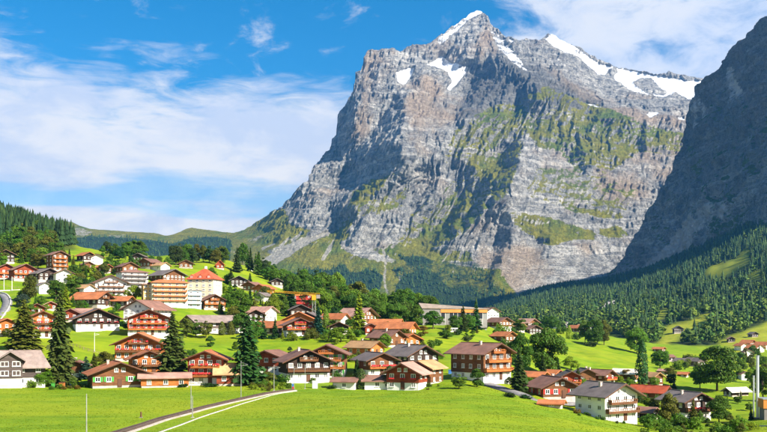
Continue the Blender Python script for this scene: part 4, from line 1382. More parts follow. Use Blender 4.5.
    (186, 268, 12, 10, 0, 4, 26, 'brown_timber', 'brown_tile', 'S', 'brown hut by the trees on the green crest'),
    (220, 269, 7, 7, 0, 4, 45, 'red_timber', 'red_tile', 'S', 'tiny red hut with steep roof on the crest'),
    (239, 287, 14, 12, 0, 6, 26, 'dark_timber', 'grey_tile', 'S', 'dark hut on the green slope left of a pointed conifer'),
    (253, 291, 12, 14, -30, 5, 26, 'brown_timber', 'brown_tile', 'S', 'brown chalet on the slope, upper left of a pair'),
    (264, 295, 13, 14, -30, 6, 26, 'orange_timber', 'orange_tile', 'S', 'orange chalet on the slope, lower right of a pair'),
    (263, 301, 10, 12, -30, 5, 26, 'white_plaster', 'grey_tile', 'PS', 'white house with pale grey roof below the orange slope chalet'),
    (276, 286, 11, 10, 10, 4, 26, 'dark_timber', 'grey_tile', 'S', 'dark chalet at the wood edge on the green slope'),
    (255, 272, 8, 7, 10, 4, 28, 'white_plaster', 'grey_tile', 'PS', 'tiny white hut between the crest conifers'),
    (361, 304, 10, 12, 40, 6, 28, 'white_plaster', 'grey_tile', 'PS', 'white house glimpsed between the village woods'),
    (378, 304, 9, 14, 60, 6, 34, 'concrete', 'grey_tile', 'PS', 'grey gabled house between the village woods'),
]


def build_houses():
    for i, h in enumerate(HOUSES):
        kw = {}
        if i == 0:
            kw['wings'] = [(-17, 3.2, 22, 16, -90, 27, 34)]
        nm = 'chalet'
        cat = 'chalet'
        lab = h[10]
        for w_, n_ in (('barn', 'barn'), ('shed', 'shed'), ('hut', 'hut'), ('garage', 'garage'), ('hotel with', 'chalet'), ('outbuilding', 'outbuilding'), ('farmhouse', 'farmhouse'), ('house', 'house')):
            if w_ in lab.split(' beside')[0].split(' behind')[0].split(' left of')[0].split(' right of')[0].split(' below')[0].split(' above')[0].split(' on the')[0].split(' in front')[0].split(' between')[0]:
                nm = cat = n_
                break
        house(*h[:10], label=lab, cat=cat, name=nm, **kw)


build_houses()


# ---- larger buildings
def block(u, vb, Wp, Lp, yaw, Hp, ns, wall, roof, label, name='hotel', cat='hotel', hip=25, balc=None, sides=(0,), ncol=None, attic=0, flat=False, plinth_m=None, wins=True, group='larger buildings of the village', sw=1.3):
    x, d, z = place(u, vb)
    k = d / F
    W, L, H = Wp * k, Lp * k, Hp * k
    root = empty(name, (x, d, z), math.radians(yaw) - math.atan((u - CU) / F))
    tag(root, label, cat, group)
    sh = H / ns
    MB().box(-W / 2, W / 2, -L / 2, L / 2, -3.0, H).build('wall', MATS[wall], root)
    if plinth_m:
        MB().box(-W / 2 - 0.08, W / 2 + 0.08, -L / 2 - 0.08, L / 2 + 0.08, -3.0, sh).build('plinth', MATS[plinth_m], root)
    if flat:
        r = MB().box(-W / 2 - 0.5, W / 2 + 0.5, -L / 2 - 0.5, L / 2 + 0.5, H, H + 0.45).build('roof', MATS[roof], root)
    else:
        rm = MB()
        o = 0.9
        a, b = W / 2 + o, L / 2 + o
        rz = math.tan(math.radians(hip)) * min(a, b)
        q = max(a - b, 0.01), max(b - a, 0.01)
        rm.poly([(-a, -b, H), (a, -b, H), (a, b, H), (-a, b, H), (-q[0], -q[1], H + rz), (q[0], -q[1], H + rz), (q[0], q[1], H + rz), (-q[0], q[1], H + rz), (-a, -b, H - 0.25), (a, -b, H - 0.25), (a, b, H - 0.25), (-a, b, H - 0.25)],
                [(0, 1, 5, 4), (1, 2, 6, 5), (2, 3, 7, 6), (3, 0, 4, 7), (4, 5, 6, 7), (8, 9, 1, 0), (9, 10, 2, 1), (10, 11, 3, 2), (11, 8, 0, 3), (11, 10, 9, 8)])
        r = rm.build('roof', MATS[roof], root)
        MB().box(-0.5, 0.5, L * 0.1 - 0.5, L * 0.1 + 0.5, H + rz * 0.6, H + rz + 1.3).build('chimney', MATS['white_plaster'], r)
        for i in range(attic):
            xx = -W / 2 + (i + 0.5) * W / attic
            dm = MB()
            p, f = gable_prism(2.2, 3.0, 0, 1.5, 2.3)
            dm.poly([(xx + px, -L / 2 + 1.3 + py, H + 0.1 + pz) for px, py, pz in p], f)
            do = dm.build('dormer', MATS[roof], r)
            put('window', win_meshes(1.1, 1.1)[0], root, (xx, -L / 2 - 0.2, H + 0.9))
    faces = {0: (0, W, L / 2), 1: (90, L, W / 2), -1: (-90, L, W / 2)}
    for s_ in sides:
        rz, wid, off = faces[s_]
        n = ncol if (ncol and s_ == 0) else max(2, int(wid / 3.0))
        c, sn = math.cos(math.radians(rz)), math.sin(math.radians(rz))
        for q in range(ns):
            zc = q * sh + sh * 0.55
            o2 = off + (0.08 if (plinth_m and q == 0) else 0.0)
            for i in range(n):
                t = -wid / 2 + (i + 0.5) * wid / n
                if wins:
                    add_window(root, (t * c + o2 * sn, t * sn - o2 * c, zc), math.radians(rz), sw, sh * 0.52)
            if balc and q > 0 and s_ in balc[1]:
                balcony(root, wid * 0.94, 0, q * sh - 0.05, math.radians(rz), off, balc[0], balc[2] if len(balc) > 2 else False)
    return root


block(132, 293, 26, 22, 16, 20, 5, 'white_plaster', 'brown_tile', 'tall white and brown hotel with many balconies left of the yellowish hotel', balc=('grey_timber', (0,)), sides=(0, -1), hip=14)
block(168, 306, 35, 18, 12, 23, 5, 'cream_plaster', 'orange_tile', 'yellowish five-storey hotel with balcony rows and orange hipped roof', balc=('orange_timber', (0,)), sides=(0, -1), plinth_m='white_plaster', hip=16)
block(147, 304, 9, 14, 8, 19, 4, 'yellow_plaster', 'pink_tile', 'narrow yellow side building joined to the yellowish hotel', name='annex', cat='building', sides=(0,), hip=10)
block(205, 302, 27, 24, -22, 22, 5, 'cream_plaster', 'red_tile', 'cream hotel with red mansard roof and dormers', sides=(0, 1), attic=3, hip=38)
block(193, 308, 14, 12, 14, 17, 4, 'blue_plaster', 'concrete', 'pale blue flat-roofed building between the two big hotels', name='apartment_block', cat='building', flat=True, balc=('white_paint', (0,)), sides=(0, -1))
block(300, 312, 22, 18, 12, 16, 4, 'red_plaster', 'orange_panel', 'red building shell beside the yellow crane', name='building_shell', cat='building', flat=True, sides=(0, -1), balc=('red_plaster', (0,)))


def exhibition_hall():
    x, d, z = place(436, 325)
    k = d / F
    root = empty('exhibition_hall', (x, d, z), math.radians(6))
    tag(root, 'long modern hall with sloping tan roof, glass front and orange fascia', 'hall', 'larger buildings of the village')
    a = lambda t: t * k
    m = MB()
    m.box(a(-15), a(3), a(-10), a(10), -3, a(16)).build('wall', MATS['concrete'], root)
    MB().box(a(3), a(50), a(-7), a(10), -3, a(10)).build('rear_wall', MATS['concrete'], root)
    r = MB()
    r.poly([(a(-16), a(-11), a(16)), (a(52), a(-11), a(15.2)), (a(52), a(11), a(16)), (a(-16), a(11), a(21)), (a(-16), a(-11), a(16.6)), (a(52), a(-11), a(16)), (a(52), a(11), a(16.8)), (a(-16), a(11), a(22))],
           [(3, 2, 1, 0), (4, 5, 6, 7), (0, 1, 5, 4), (1, 2, 6, 5), (2, 3, 7, 6), (3, 0, 4, 7)])
    r.build('roof', MATS['hall_roof'], root)
    MB().box(a(3), a(50), a(-10.5), a(-9.8), a(12), a(15.2)).build('fascia', MATS['orange_panel'], root)
    for i in range(11):
        x0 = a(3.5 + i * 4.2)
        g = MB().box(x0, x0 + a(3.9), a(-9.4), a(-9.2), a(6), a(12)).build('glass_panel', MATS['window_glass'], root)
        MB().box(x0 - a(0.25), x0, a(-9.7), a(-9.1), a(0), a(12)).build('mullion', MATS['white_paint'], root)
    MB().box(a(3), a(50), a(-9.6), a(-7), a(-3), a(6)).build('sill_wall', MATS['concrete'], root)


exhibition_hall()


def plant_building():
    """heating plant at the right edge with its two steel flues"""
    x, d, z = place(771, 419)
    k = d / F
    root = empty('heating_plant', (x, d, z), math.radians(-8))
    tag(root, 'orange timber-clad plant building on grey base at right edge', 'building', 'larger buildings of the village')
    MB().box(-8.5 * k, 16 * k, -8 * k, 10 * k, -3, 11 * k).build('base_wall', MATS['concrete'], root)
    MB().box(-9.5 * k, 17 * k, -9 * k, 11 * k, 11 * k, 20 * k).build('cladding', MATS['orange_panel'], root)
    MB().box(-10 * k, 17.5 * k, -9.5 * k, 11.5 * k, 20 * k, 20.8 * k).build('roof', MATS['metal'], root)
    for uu, vt, rr, lab in ((757.5, 357, 1.5, 'tall thick silver flue beside the orange plant building'), (753.6, 377, 0.8, 'short thin silver flue left of the thick one')):
        px, py, pz = place(uu, 419)
        kk = py / F
        o = empty('flue', (px, py, pz))
        tag(o, lab, 'flue', 'steel flues of the plant')
        hgt = (419 - vt) * kk
        MB().bar((0, 0, -0.5), (0, 0, hgt), rr * kk, 14).build('pipe', MATS['metal'], o)
        MB().bar((0, 0, hgt), (0, 0, hgt + 0.35), rr * kk * 1.18, 14).build('cap', MATS['metal'], o)
        MB().box(-rr * kk * 1.8, rr * kk * 1.8, -rr * kk * 1.8, rr * kk * 1.8, -0.6, 0.35).build('footing', MATS['concrete'], o)


plant_building()

# ------------------------------------------------------------------ trees
def quads_from(C, A, B):
    """leaf cards: centres C, half axes A and B -> verts, quads"""
    V = np.stack([C - A - B * 0.6, C + A * 0.15 - B, C + A + B * 0.5, C - A * 0.2 + B], 1).reshape(-1, 3)
    q = np.arange(len(C) * 4).reshape(-1, 4)
    return V, q


def rand_unit(n, g):
    v = g.normal(size=(n, 3))
    return v / np.linalg.norm(v, axis=1, keepdims=True)


def leafy_crown(seed, n, leaf, shape=(1, 1, 1), lobes=16, cone=0.0):
    """unit tree 1 m tall: a crown of leaf cards gathered in lobes of different size"""
    g = np.random.default_rng(seed)
    C, S = [], []
    # lobes inside an egg
    for i in range(lobes):
        p = rand_unit(1, g)[0] * g.uniform(0.45, 0.95) ** 0.5
        if i == 0:
            p = np.array([0, 0, 0.85])
        taper = 1 - cone * max(0, p[2])
        C.append(np.array([p[0] * 0.29 * shape[0] * taper, p[1] * 0.29 * shape[1] * taper, 0.48 + p[2] * 0.385 * shape[2]]))
        S.append(g.uniform(0.11, 0.18) * (0.75 if p[2] > 0.7 else 1.0))
    C, S = np.array(C), np.array(S)
    w = S ** 2 / (S ** 2).sum()
    idx = g.choice(lobes, n, p=w)
    dirs = rand_unit(n, g)
    dirs[:, 2] = np.where(dirs[:, 2] < -0.35, -dirs[:, 2] * 0.6, dirs[:, 2])
    rad = S[idx] * g.uniform(0.55, 1.12, n) ** 0.6
    P = C[idx] + dirs * rad[:, None] * np.array([1.1, 1.1, 0.85])
    nrm = dirs * 0.9 + rand_unit(n, g) * 0.75 + np.array([0, 0, 0.25])
    nrm /= np.linalg.norm(nrm, axis=1, keepdims=True)
    t = np.cross(nrm, rand_unit(n, g))
    t /= np.linalg.norm(t, axis=1, keepdims=True)
    b = np.cross(nrm, t)
    sz = leaf * g.uniform(0.6, 1.35, n)[:, None]
    V, q = quads_from(P, t * sz, b * sz * 0.8)
    me = np_mesh('crown', V, q)
    me.materials.append(MATS['foliage'])
    # trunk with limbs reaching into the lobes
    m = MB()
    m.bar((0, 0, -0.06), (0.004, 0.0, 0.33), 0.024, 8, 0.016)
    m.bar((0.004, 0, 0.33), (0.0, 0.01, 0.62), 0.016, 6, 0.007)
    for i in range(min(7, lobes)):
        z0 = g.uniform(0.22, 0.45)
        m.bar((0.003, 0, z0), tuple(C[i]), 0.010, 5, 0.003)
    tm = m.mesh('trunk')
    tm.materials.append(MATS['bark'])
    return me, tm


def conifer_crown(seed, whorls, width=0.17, dens=9, card=0.020, droop=0.25, base=0.07, taper=0.82):
    """unit conifer: whorls of drooping boughs, each a spray of needle cards"""
    g = np.random.default_rng(seed)
    P, A, B = [], [], []
    for i in range(whorls):
        t = (i + g.uniform(-0.3, 0.3)) / whorls
        t = min(max(t, 0), 0.985)
        z = base + (1 - base) * t
        r = width * (1 - t) ** taper * g.uniform(0.72, 1.15) + 0.008
        nb = max(4, int(dens * (1 - t) + 3))
        a0 = g.uniform(0, 6.28)
        for k in range(nb):
            a = a0 + 2 * math.pi * k / nb + g.uniform(-0.22, 0.22)
            rr = r * g.uniform(0.7, 1.12)
            d = np.array([math.cos(a), math.sin(a), 0])
            s = np.array([-d[1], d[0], 0])
            m = max(2, int(2 + 5 * rr / width))
            for j in range(m):
                f = (j + 0.6) / m
                c = d * rr * f + np.array([0, 0, z + 0.02 - droop * rr * f ** 1.4 + (0.05 * rr if f > 0.85 else 0)])
                c = c + s * g.normal() * rr * 0.13 + np.array([0, 0, g.normal() * 0.004])
                w_ = card * g.uniform(0.7, 1.3) * (0.7 + 0.6 * rr / width)
                ax = d * w_ * 1.3 + np.array([0, 0, -w_ * 0.55])
                bx = s * w_ * 0.95 + np.array([0, 0, g.normal() * w_ * 0.45])
                P.append(c)
                A.append(ax)
                B.append(bx)
    V, q = quads_from(np.array(P), np.array(A), np.array(B))
    tipv = np.array([[0.006, 0, 0.965], [-0.004, 0.005, 0.965], [-0.003, -0.006, 0.965], [0, 0, 1.01]])
    o = len(V)
    V = np.concatenate([V, tipv])
    me = np_mesh('crown', V, q, [(o, o + 1, o + 3), (o + 1, o + 2, o + 3), (o + 2, o, o + 3)])
    me.materials.append(MATS['needles'])
    tm = MB().bar((0, 0, -0.04), (0, 0, 0.98), 0.016, 7, 0.002).mesh('trunk')
    tm.materials.append(MATS['bark'])
    return me, tm


def column_crown(seed, n, leaf, wid=0.16):
    """clipped column conifer / thuja"""
    g = np.random.default_rng(seed)
    z = g.uniform(0.03, 0.99, n)
    prof = wid * np.sin(np.clip(z * 1.02, 0, 1) ** 0.62 * math.pi) ** 0.55 + 0.01
    a = g.uniform(0, 6.283, n)
    r = prof * g.uniform(0.75, 1.06, n) * (1 + 0.12 * np.sin(a * 3 + z * 9))
    P = np.stack([np.cos(a) * r, np.sin(a) * r, z], 1)
    nrm = np.stack([np.cos(a), np.sin(a), 0.4 + 0 * a], 1) + rand_unit(n, g) * 0.6
    nrm /= np.linalg.norm(nrm, axis=1, keepdims=True)
    t = np.cross(nrm, rand_unit(n, g))
    t /= np.linalg.norm(t, axis=1, keepdims=True)
    b = np.cross(nrm, t)
    sz = leaf * g.uniform(0.6, 1.3, n)[:, None]
    V, q = quads_from(P, t * sz, b * sz)
    me = np_mesh('crown', V, q)
    me.materials.append(MATS['needles'])
    tm = MB().bar((0, 0, -0.05), (0, 0, 0.9), 0.018, 6, 0.004).mesh('trunk')
    tm.materials.append(MATS['bark'])
    return me, tm


def bush_crown(seed, n, leaf):
    g = np.random.default_rng(seed)
    C = np.stack([g.uniform(-0.42, 0.42, 9), g.uniform(-0.35, 0.35, 9), g.uniform(0.18, 0.6, 9)], 1)
    S = g.uniform(0.2, 0.34, 9)
    i = g.choice(9, n)
    d = rand_unit(n, g)
    P = C[i] + d * (S[i] * g.uniform(0.6, 1.08, n))[:, None]
    P[:, 2] = np.abs(P[:, 2])
    nrm = d + rand_unit(n, g) * 0.7
    nrm /= np.linalg.norm(nrm, axis=1, keepdims=True)
    t = np.cross(nrm, rand_unit(n, g))
    t /= np.linalg.norm(t, axis=1, keepdims=True)
    b = np.cross(nrm, t)
    sz = leaf * g.uniform(0.6, 1.3, n)[:, None]
    V, q = quads_from(P, t * sz, b * sz)
    me = np_mesh('crown', V, q)
    me.materials.append(MATS['foliage'])
    m = MB()
    for k in range(4):
        m.bar((0, 0, -0.15), tuple(C[k]), 0.035, 5, 0.012)
    tm = m.mesh('trunk')
    tm.materials.append(MATS['bark'])
    return me, tm


LEAFY = [leafy_crown(s, 4600, 0.0245, sh, lb + 6) for s, sh, lb in ((1, (1, 1, 1), 17), (2, (1.15, 1.1, 0.95), 19), (3, (0.85, 0.9, 1.05), 15), (4, (1.05, 0.95, 1), 21), (5, (0.95, 1, 1), 14), (6, (0.7, 0.75, 1.1), 15))]
LEAFY_BIG = [leafy_crown(s, 12500, 0.0185, sh, lb + 10) for s, sh, lb in ((21, (1.2, 1.15, 0.98), 26), (22, (1.1, 1.1, 1.02), 24), (23, (0.9, 0.95, 1.05), 22))]
CONIFER = [conifer_crown(s, w + 8, wd, 12, 0.027) for s, w, wd in ((31, 24, 0.17), (32, 22, 0.20), (33, 26, 0.15), (34, 21, 0.185))]
CONIFER_BIG = [conifer_crown(s, 44, wd, 17, 0.0225, dr, 0.05, 0.68) for s, wd, dr in ((41, 0.21, 0.32), (42, 0.24, 0.22), (43, 0.25, 0.2))]
COLUMN = [column_crown(s, 1500, 0.02, w) for s, w in ((51, 0.20), (52, 0.24), (53, 0.15))]
BUSH = [bush_crown(s, 900, 0.05) for s in (61, 62, 63, 64)]

DARKG, MIDG, FRESH, LIME, OLIVE, AUTUMN, BLUEG = (0.034, 0.074, 0.014), (0.072, 0.150, 0.012), (0.110, 0.205, 0.012), (0.190, 0.260, 0.012), (0.110, 0.125, 0.014), (0.190, 0.130, 0.014), (0.034, 0.080, 0.048)
TINTS = {'d': DARKG, 'm': MIDG, 'f': FRESH, 'l': LIME, 'o': OLIVE, 'a': AUTUMN, 'b': BLUEG, 's': (0.062, 0.100, 0.018)}
KIND = {'L': LEAFY, 'LB': LEAFY_BIG, 'C': CONIFER, 'CB': CONIFER_BIG, 'T': COLUMN, 'B': BUSH}
RATIO = {'L': 0.80, 'LB': 0.86, 'C': 0.36, 'CB': 0.46, 'T': 0.40, 'B': 1.35}
NAMES = {'L': ('leafy_tree', 'tree'), 'LB': ('leafy_tree', 'tree'), 'C': ('conifer', 'tree'), 'CB': ('conifer', 'tree'), 'T': ('column_conifer', 'tree'), 'B': ('bush', 'bush')}


def tree_at(x, y, z, H, kind, tint, label, group, wscale=1.0, var=None):
    me, tm = R.choice(KIND[kind]) if var is None else KIND[kind][var]
    nm, cat = NAMES[kind]
    root = empty(nm, (x, y, z - 0.15), R.uniform(0, 6.28))
    s = H * wscale
    root.scale = (s, s, H)
    tag(root, label, cat, group)
    c = put('crown', me, root)
    v = R.uniform(0.8, 1.2)
    h = R.uniform(-0.012, 0.018)
    c.color = (max(0.004, (tint[0] + h) * v), tint[1] * v, tint[2] * v, 1)
    put('trunk', tm, root)
    return root


def tree(u, vb, hp, kind, tint, label, wp=None, group=None, var=None, dmin=60):
    x, y, z = place(u, vb, dmin)
    H = hp * y / F
    ws = 1.0
    if wp:
        ws = wp / hp / RATIO[kind]
    return tree_at(x, y, z, H, kind, TINTS[tint], label, group or 'garden trees of the village', ws, var)


TREES = [
    (60, 386, 94, 'CB', 's', 'tallest spruce, dark and broad, in the garden of the left timber house', 36, 0),
    (24, 353, 53, 'CB', 'o', 'broad olive spruce above the left timber house', 36, 1),
    (173, 381, 66, 'CB', 's', 'tall dark spruce behind the long low shed', 36, 1),
    (247, 385, 70, 'CB', 'd', 'big dark fir right behind the red barn', 34, 2),
    (86, 379, 23, 'C', 'b', 'small blue-green spruce left of the low orange-roofed chalet', 14),
    (44, 387, 20, 'LB', 'f', 'bright green round tree in front of the left timber house', 26),
    (32, 388, 10, 'B', 'f', 'bright bush by the wall of the left timber house', 14),
    (72, 388, 12, 'B', 'm', 'bush at the foot of the tallest spruce', 16),
    (104, 371, 22, 'L', 'o', 'olive tree behind the low orange roof, right one', 20),
    (94, 372, 19, 'C', 'o', 'small olive conifer behind the low orange roof', 12),
    (273, 317, 27, 'LB', 'l', 'bright lime tree left of the crane jib', 17),
    (291, 314, 30, 'C', 'd', 'dark conifer in front of the red building shell', 18),
    (282, 316, 24, 'L', 'm', 'dark green tree between lime tree and red building shell', 15),
    (361.5, 389, 21, 'T', 'd', 'dark clipped column conifer between white garage and outbuilding', 11),
    (357, 378, 19, 'C', 'd', 'slim dark conifer behind the white garage', 9),
    (389.5, 389, 24, 'T', 'd', 'dark clipped conifer left of the red gabled chalet', 13),
    (359, 333, 40, 'C', 'l', 'tall yellow-green conifer in the village centre', 15),
    (318, 336, 30, 'C', 'b', 'blue-green spruce right of the crane mast', 14),
    (326, 330, 22, 'T', 'f', 'light green column tree right of the blue-green spruce', 9),
    (341, 342, 17, 'L', 'f', 'round fresh green tree below the small dark gabled chalet', 24),
    (384, 351, 19, 'L', 'f', 'round green tree right of the tan-roofed chalet', 15),
    (459, 389, 17, 'L', 'm', 'round dark bush-like tree, left of two before the chalet hotel', 17),
    (477, 387, 20, 'L', 'm', 'round dark bush-like tree, right of two before the chalet hotel', 20),
    (519, 393, 44, 'C', 'd', 'tall dark green spruce beside the road bend', 20),
    (521, 373, 45, 'LB', 'm', 'big round tree, left one behind the spruce at the road bend', 26),
    (547, 377, 55, 'LB', 'm', 'biggest round tree above the red-brown chalet', 40),
    (543, 382, 27, 'C', 'd', 'slim dark conifer in front of the biggest round tree', 12),
    (558, 380, 20, 'C', 'd', 'small dark conifer right behind the red-brown chalet', 9),
    (578, 385, 20, 'C', 'd', 'pointed small spruce between the red and brown chalets', 7),
    (571, 370, 15, 'L', 'l', 'yellow-green tree at the meadow foot above the grey-roofed chalets', 18),
    (637, 354, 30, 'LB', 'f', 'lone round tree on the open right meadow', 23),
    (642, 385, 45, 'T', 'd', 'tall dark columnar tree beside the white-roofed barn', 15),
    (613, 384, 14, 'C', 'd', 'small dark spruce left of the white-roofed barn', 11),
    (628, 381, 13, 'L', 'a', 'small brownish tree before the white-roofed barn', 13),
    (660, 369, 21, 'L', 'm', 'round tree right of the tall columnar tree', 20),
    (671, 377, 13, 'L', 'o', 'olive tree by the tiny pink-roofed hut', 14),
    (674, 390, 9, 'C', 'd', 'tiny pointed spruce on the meadow above the dark chalet', 6),
    (717, 391, 51, 'LB', 'm', 'huge round tree standing alone on the right meadow', 44, 0),
    (700, 389, 24, 'L', 'm', 'smaller tree under the left side of the huge round tree', 18),
    (693, 378, 10, 'B', 'f', 'bush row left of the huge round tree', 16),
    (741, 378, 20, 'L', 'm', 'tree right of the huge round tree', 18),
    (752, 384, 18, 'L', 'f', 'yellowish tree left of the tall flue', 14),
    (763, 402, 40, 'L', 'm', 'dark tree behind the orange plant building', 26),
    (668, 425, 34, 'L', 'o', 'olive bushy tree left of the dark white-based chalet', 22),
    (693, 424, 24, 'C', 'o', 'olive conifer right in front of the dark white-based chalet', 11),
    (719, 423, 31, 'LB', 'm', 'dense round tree right of the dark white-based chalet', 27),
    (680, 429, 15, 'L', 'm', 'low tree below the dark white-based chalet', 18),
    (738, 434, 22, 'L', 'f', 'light green bush at the bottom right', 22),
    (752, 430, 10, 'B', 'l', 'yellow-green bush under the flues', 18),
    (751, 420, 13, 'C', 'd', 'slim dark conifer at the foot of the flues', 5),
    (621, 421, 25, 'L', 'o', 'shrubby tree before the balconies of the big white house', 20),
    (633, 405, 13, 'L', 'd', 'dark tree right of the big white house', 18),
    (655, 410, 14, 'L', 'o', 'olive tree in front of the long red roof', 14),
    (30, 302, 30, 'L', 'o', 'tall yellowish tree above the olive spruce', 17),
    (22, 308, 16, 'L', 'b', 'blue-green tree by the left road', 14),
    (56, 300, 22, 'L', 'm', 'round green tree above the tallest spruce', 20),
    (75, 297, 24, 'L', 'm', 'round green tree left of the white tan-roofed house', 20),
    (41, 306, 12, 'L', 'f', 'small light tree above the bright orange chalet', 12),
    (66, 312, 26, 'C', 'l', 'yellowish conifer right of the tallest spruce top', 11),
    (99, 306, 14, 'L', 'o', 'small olive tree before the black gable', 12),
    (114, 320, 14, 'L', 'm', 'dark bush tree right of the black chalet', 13),
    (126, 331, 14, 'L', 'm', 'round tree left of the red chalet', 9),
    (133, 303, 20, 'L', 'l', 'yellow-green tree left of the yellowish hotel', 16),
    (147, 305, 9, 'L', 'd', 'dark round tree at the yellowish hotel corner', 10),
    (204, 309, 10, 'L', 'd', 'dark tree right of the blue building', 10),
    (172, 338, 26, 'C', 'l', 'yellow-green larch left of the row before the barn', 16),
    (186, 338, 22, 'L', 'o', 'olive tree in the row before the barn, leftmost', 15),
    (196, 338, 21, 'L', 'm', 'tree in the row before the barn, second from left', 14),
    (206, 338, 20, 'L', 'o', 'tree in the row before the barn, third from left', 13),
    (222, 335, 14, 'T', 'o', 'clipped olive tree before the barn wall', 10),
    (231, 335, 14, 'T', 'o', 'clipped olive tree near the barn corner', 10),
    (240, 318, 32, 'LB', 'f', 'big fresh green tree above the long barn', 28),
    (250, 309, 20, 'C', 'd', 'dark conifer right behind the big fresh green tree', 10),
    (230, 303, 22, 'C', 'f', 'light conifer left above the big fresh green tree', 10),
    (241, 334, 24, 'L', 'm', 'tree right of the long barn', 18),
    (254, 341, 28, 'L', 'm', 'tree above the big dark fir', 20),
    (263, 339, 20, 'C', 'd', 'dark conifer left of the orange-roofed dark gable', 9),
    (275, 339, 22, 'C', 'd', 'dark conifer before the orange-roofed dark gable', 8),
    (231, 285, 17, 'C', 'd', 'pointed conifer left of the dark slope hut', 8),
    (250, 288, 15, 'C', 'd', 'pointed conifer right of the dark slope hut', 7),
    (433, 329, 21, 'L', 'm', 'tree at the left end of the exhibition hall', 22),
    (423, 336, 11, 'L', 'a', 'rusty brown tree below the big green trees', 14),
    (447, 339, 10, 'L', 'm', 'round bush tree below the white bus', 16),
    (435, 322, 10, 'C', 'd', 'tiny conifer before the hall wall', 6),
    (463, 331, 26, 'C', 'd', 'left dark conifer before the exhibition hall', 10),
    (476, 331, 30, 'C', 'd', 'right dark conifer before the exhibition hall', 11),
    (455, 331, 17, 'L', 'm', 'round tree left of the hall conifers', 16),
    (469, 331, 18, 'L', 'm', 'round tree between the hall conifers', 15),
    (432, 348, 10, 'B', 'm', 'bush on the meadow left of the chalet hotel', 14),
    (439, 346, 9, 'B', 'm', 'second bush on the meadow left of the chalet hotel', 12),
    (438, 362, 14, 'L', 'f', 'light green tree right of the black gabled chalet', 14),
    (467, 341, 7, 'B', 'd', 'dark bush behind the hotel roof', 14),
    (585, 344, 25, 'L', 'm', 'left tree of the trio on the right crest', 15),
    (594, 347, 31, 'LB', 'm', 'tallest tree of the trio on the right crest', 20),
    (604, 345, 28, 'LB', 'o', 'right olive tree of the trio on the right crest', 17),
    (577, 340, 9, 'B', 'm', 'low bush left of the crest trio', 16),
    (591, 347, 7, 'B', 'd', 'dark bush under the crest trio', 14),
    (569, 339, 14, 'T', 'l', 'yellow-green slim tree on the crest', 6),
    (520, 334, 20, 'L', 'm', 'round tree left behind the big trees', 16),
    (537, 331, 18, 'C', 'd', 'dark conifer on the crest behind the big trees', 10),
    (551, 331, 17, 'L', 'm', 'round tree on the crest right of the dark conifer', 16),
    (561, 334, 10, 'B', 'm', 'low bush beside the pale far house', 12),
    (268, 385, 15, 'L', 'o', 'yellowish bush right of the big dark fir', 17),
    (284, 383, 11, 'B', 'm', 'dark bush below the broad dark chalet, left', 16),
    (312, 383, 9, 'B', 'm', 'bush at the base of the broad dark chalet', 14),
    (337, 379, 9, 'B', 'm', 'bush left above the white garage', 16),
    (352, 362, 8, 'B', 'l', 'yellow shrub on the slope right of the green-shuttered chalet', 14),
    (332, 389, 5, 'B', 'd', 'low hedge bush left of the white garage', 14),
    (262, 387, 8, 'B', 'f', 'light bush at the upper track end', 14),
    (213, 386.5, 5, 'B', 'd', 'dark hedge before the red-brown chalet', 24),
    (183, 387.5, 6, 'B', 'd', 'small dark bush before the long low shed', 10),
    (577, 414, 7, 'B', 'a', 'reddish bush left of the big white house', 10),
    (508, 397, 6, 'B', 'd', 'dark hedge along the road bend, left', 16),
    (527, 399, 6, 'B', 'd', 'dark hedge along the road bend, middle', 18),
    (543, 397, 7, 'B', 'l', 'yellow bush before the red-brown chalet', 12),
]


def build_trees():
    for t in TREES:
        u, vb, hp, kind, tint, lab = t[:6]
        tree(u, vb, hp, kind, tint, lab, t[6] if len(t) > 6 else None, None, t[7] if len(t) > 7 else None)


build_trees()


TINT_WORD = {'d': 'dark', 'm': 'green', 'f': 'light green', 'l': 'yellow-green', 'o': 'olive', 'a': 'rusty', 'b': 'bluish'}


def grove(poly, n, hp, kinds, tints, label, group, sep=4.0, seed=0, wp=(0.6, 0.95), dmin=60):
    """trees of one little wood, nothing tells them apart"""
    g = random.Random(seed)
    us, vs = [p[0] for p in poly], [p[1] for p in poly]
    got, tries, made = [], 0, []
    while len(got) < n and tries < n * 60:
        tries += 1
        u, v = g.uniform(min(us), max(us)), g.uniform(min(vs), max(vs))
        if not in_poly(u, v, poly):
            continue
        if any(abs(u - a) < sep and abs(v - b) < sep * 0.5 for a, b in got):
            continue
        got.append((u, v))
        k = g.choice(kinds)
        h = g.uniform(*hp)
        tn = g.choice(tints)
        size = '' if k == 'B' else ('tall ' if h > hp[0] + 0.66 * (hp[1] - hp[0]) else ('small ' if h < hp[0] + 0.33 * (hp[1] - hp[0]) else ''))
        lb = size + TINT_WORD[tn] + ' ' + label[0 if k in ('L', 'LB', 'B') else 1]
        o = tree(u, v, h, k, tn, lb, (h * g.uniform(*wp)) if k in ('L', 'LB') else None, group, None, dmin)
        made.append((u, lb, o))
    names = {}
    for u, lb, o in sorted(made, key=lambda t: t[0]):
        names.setdefault(lb, []).append(o)
    ords = ('leftmost', 'second from left', 'third from left', 'fourth from left', 'fifth from left', 'sixth from left', 'seventh from left', 'eighth from left', 'ninth from left', 'tenth from left', 'eleventh from left', 'twelfth from left')
    for lb, os_ in names.items():
        if 1 < len(os_) <= 12:
            for i, o in enumerate(os_):
                o['label'] = lb + ', ' + ords[i]


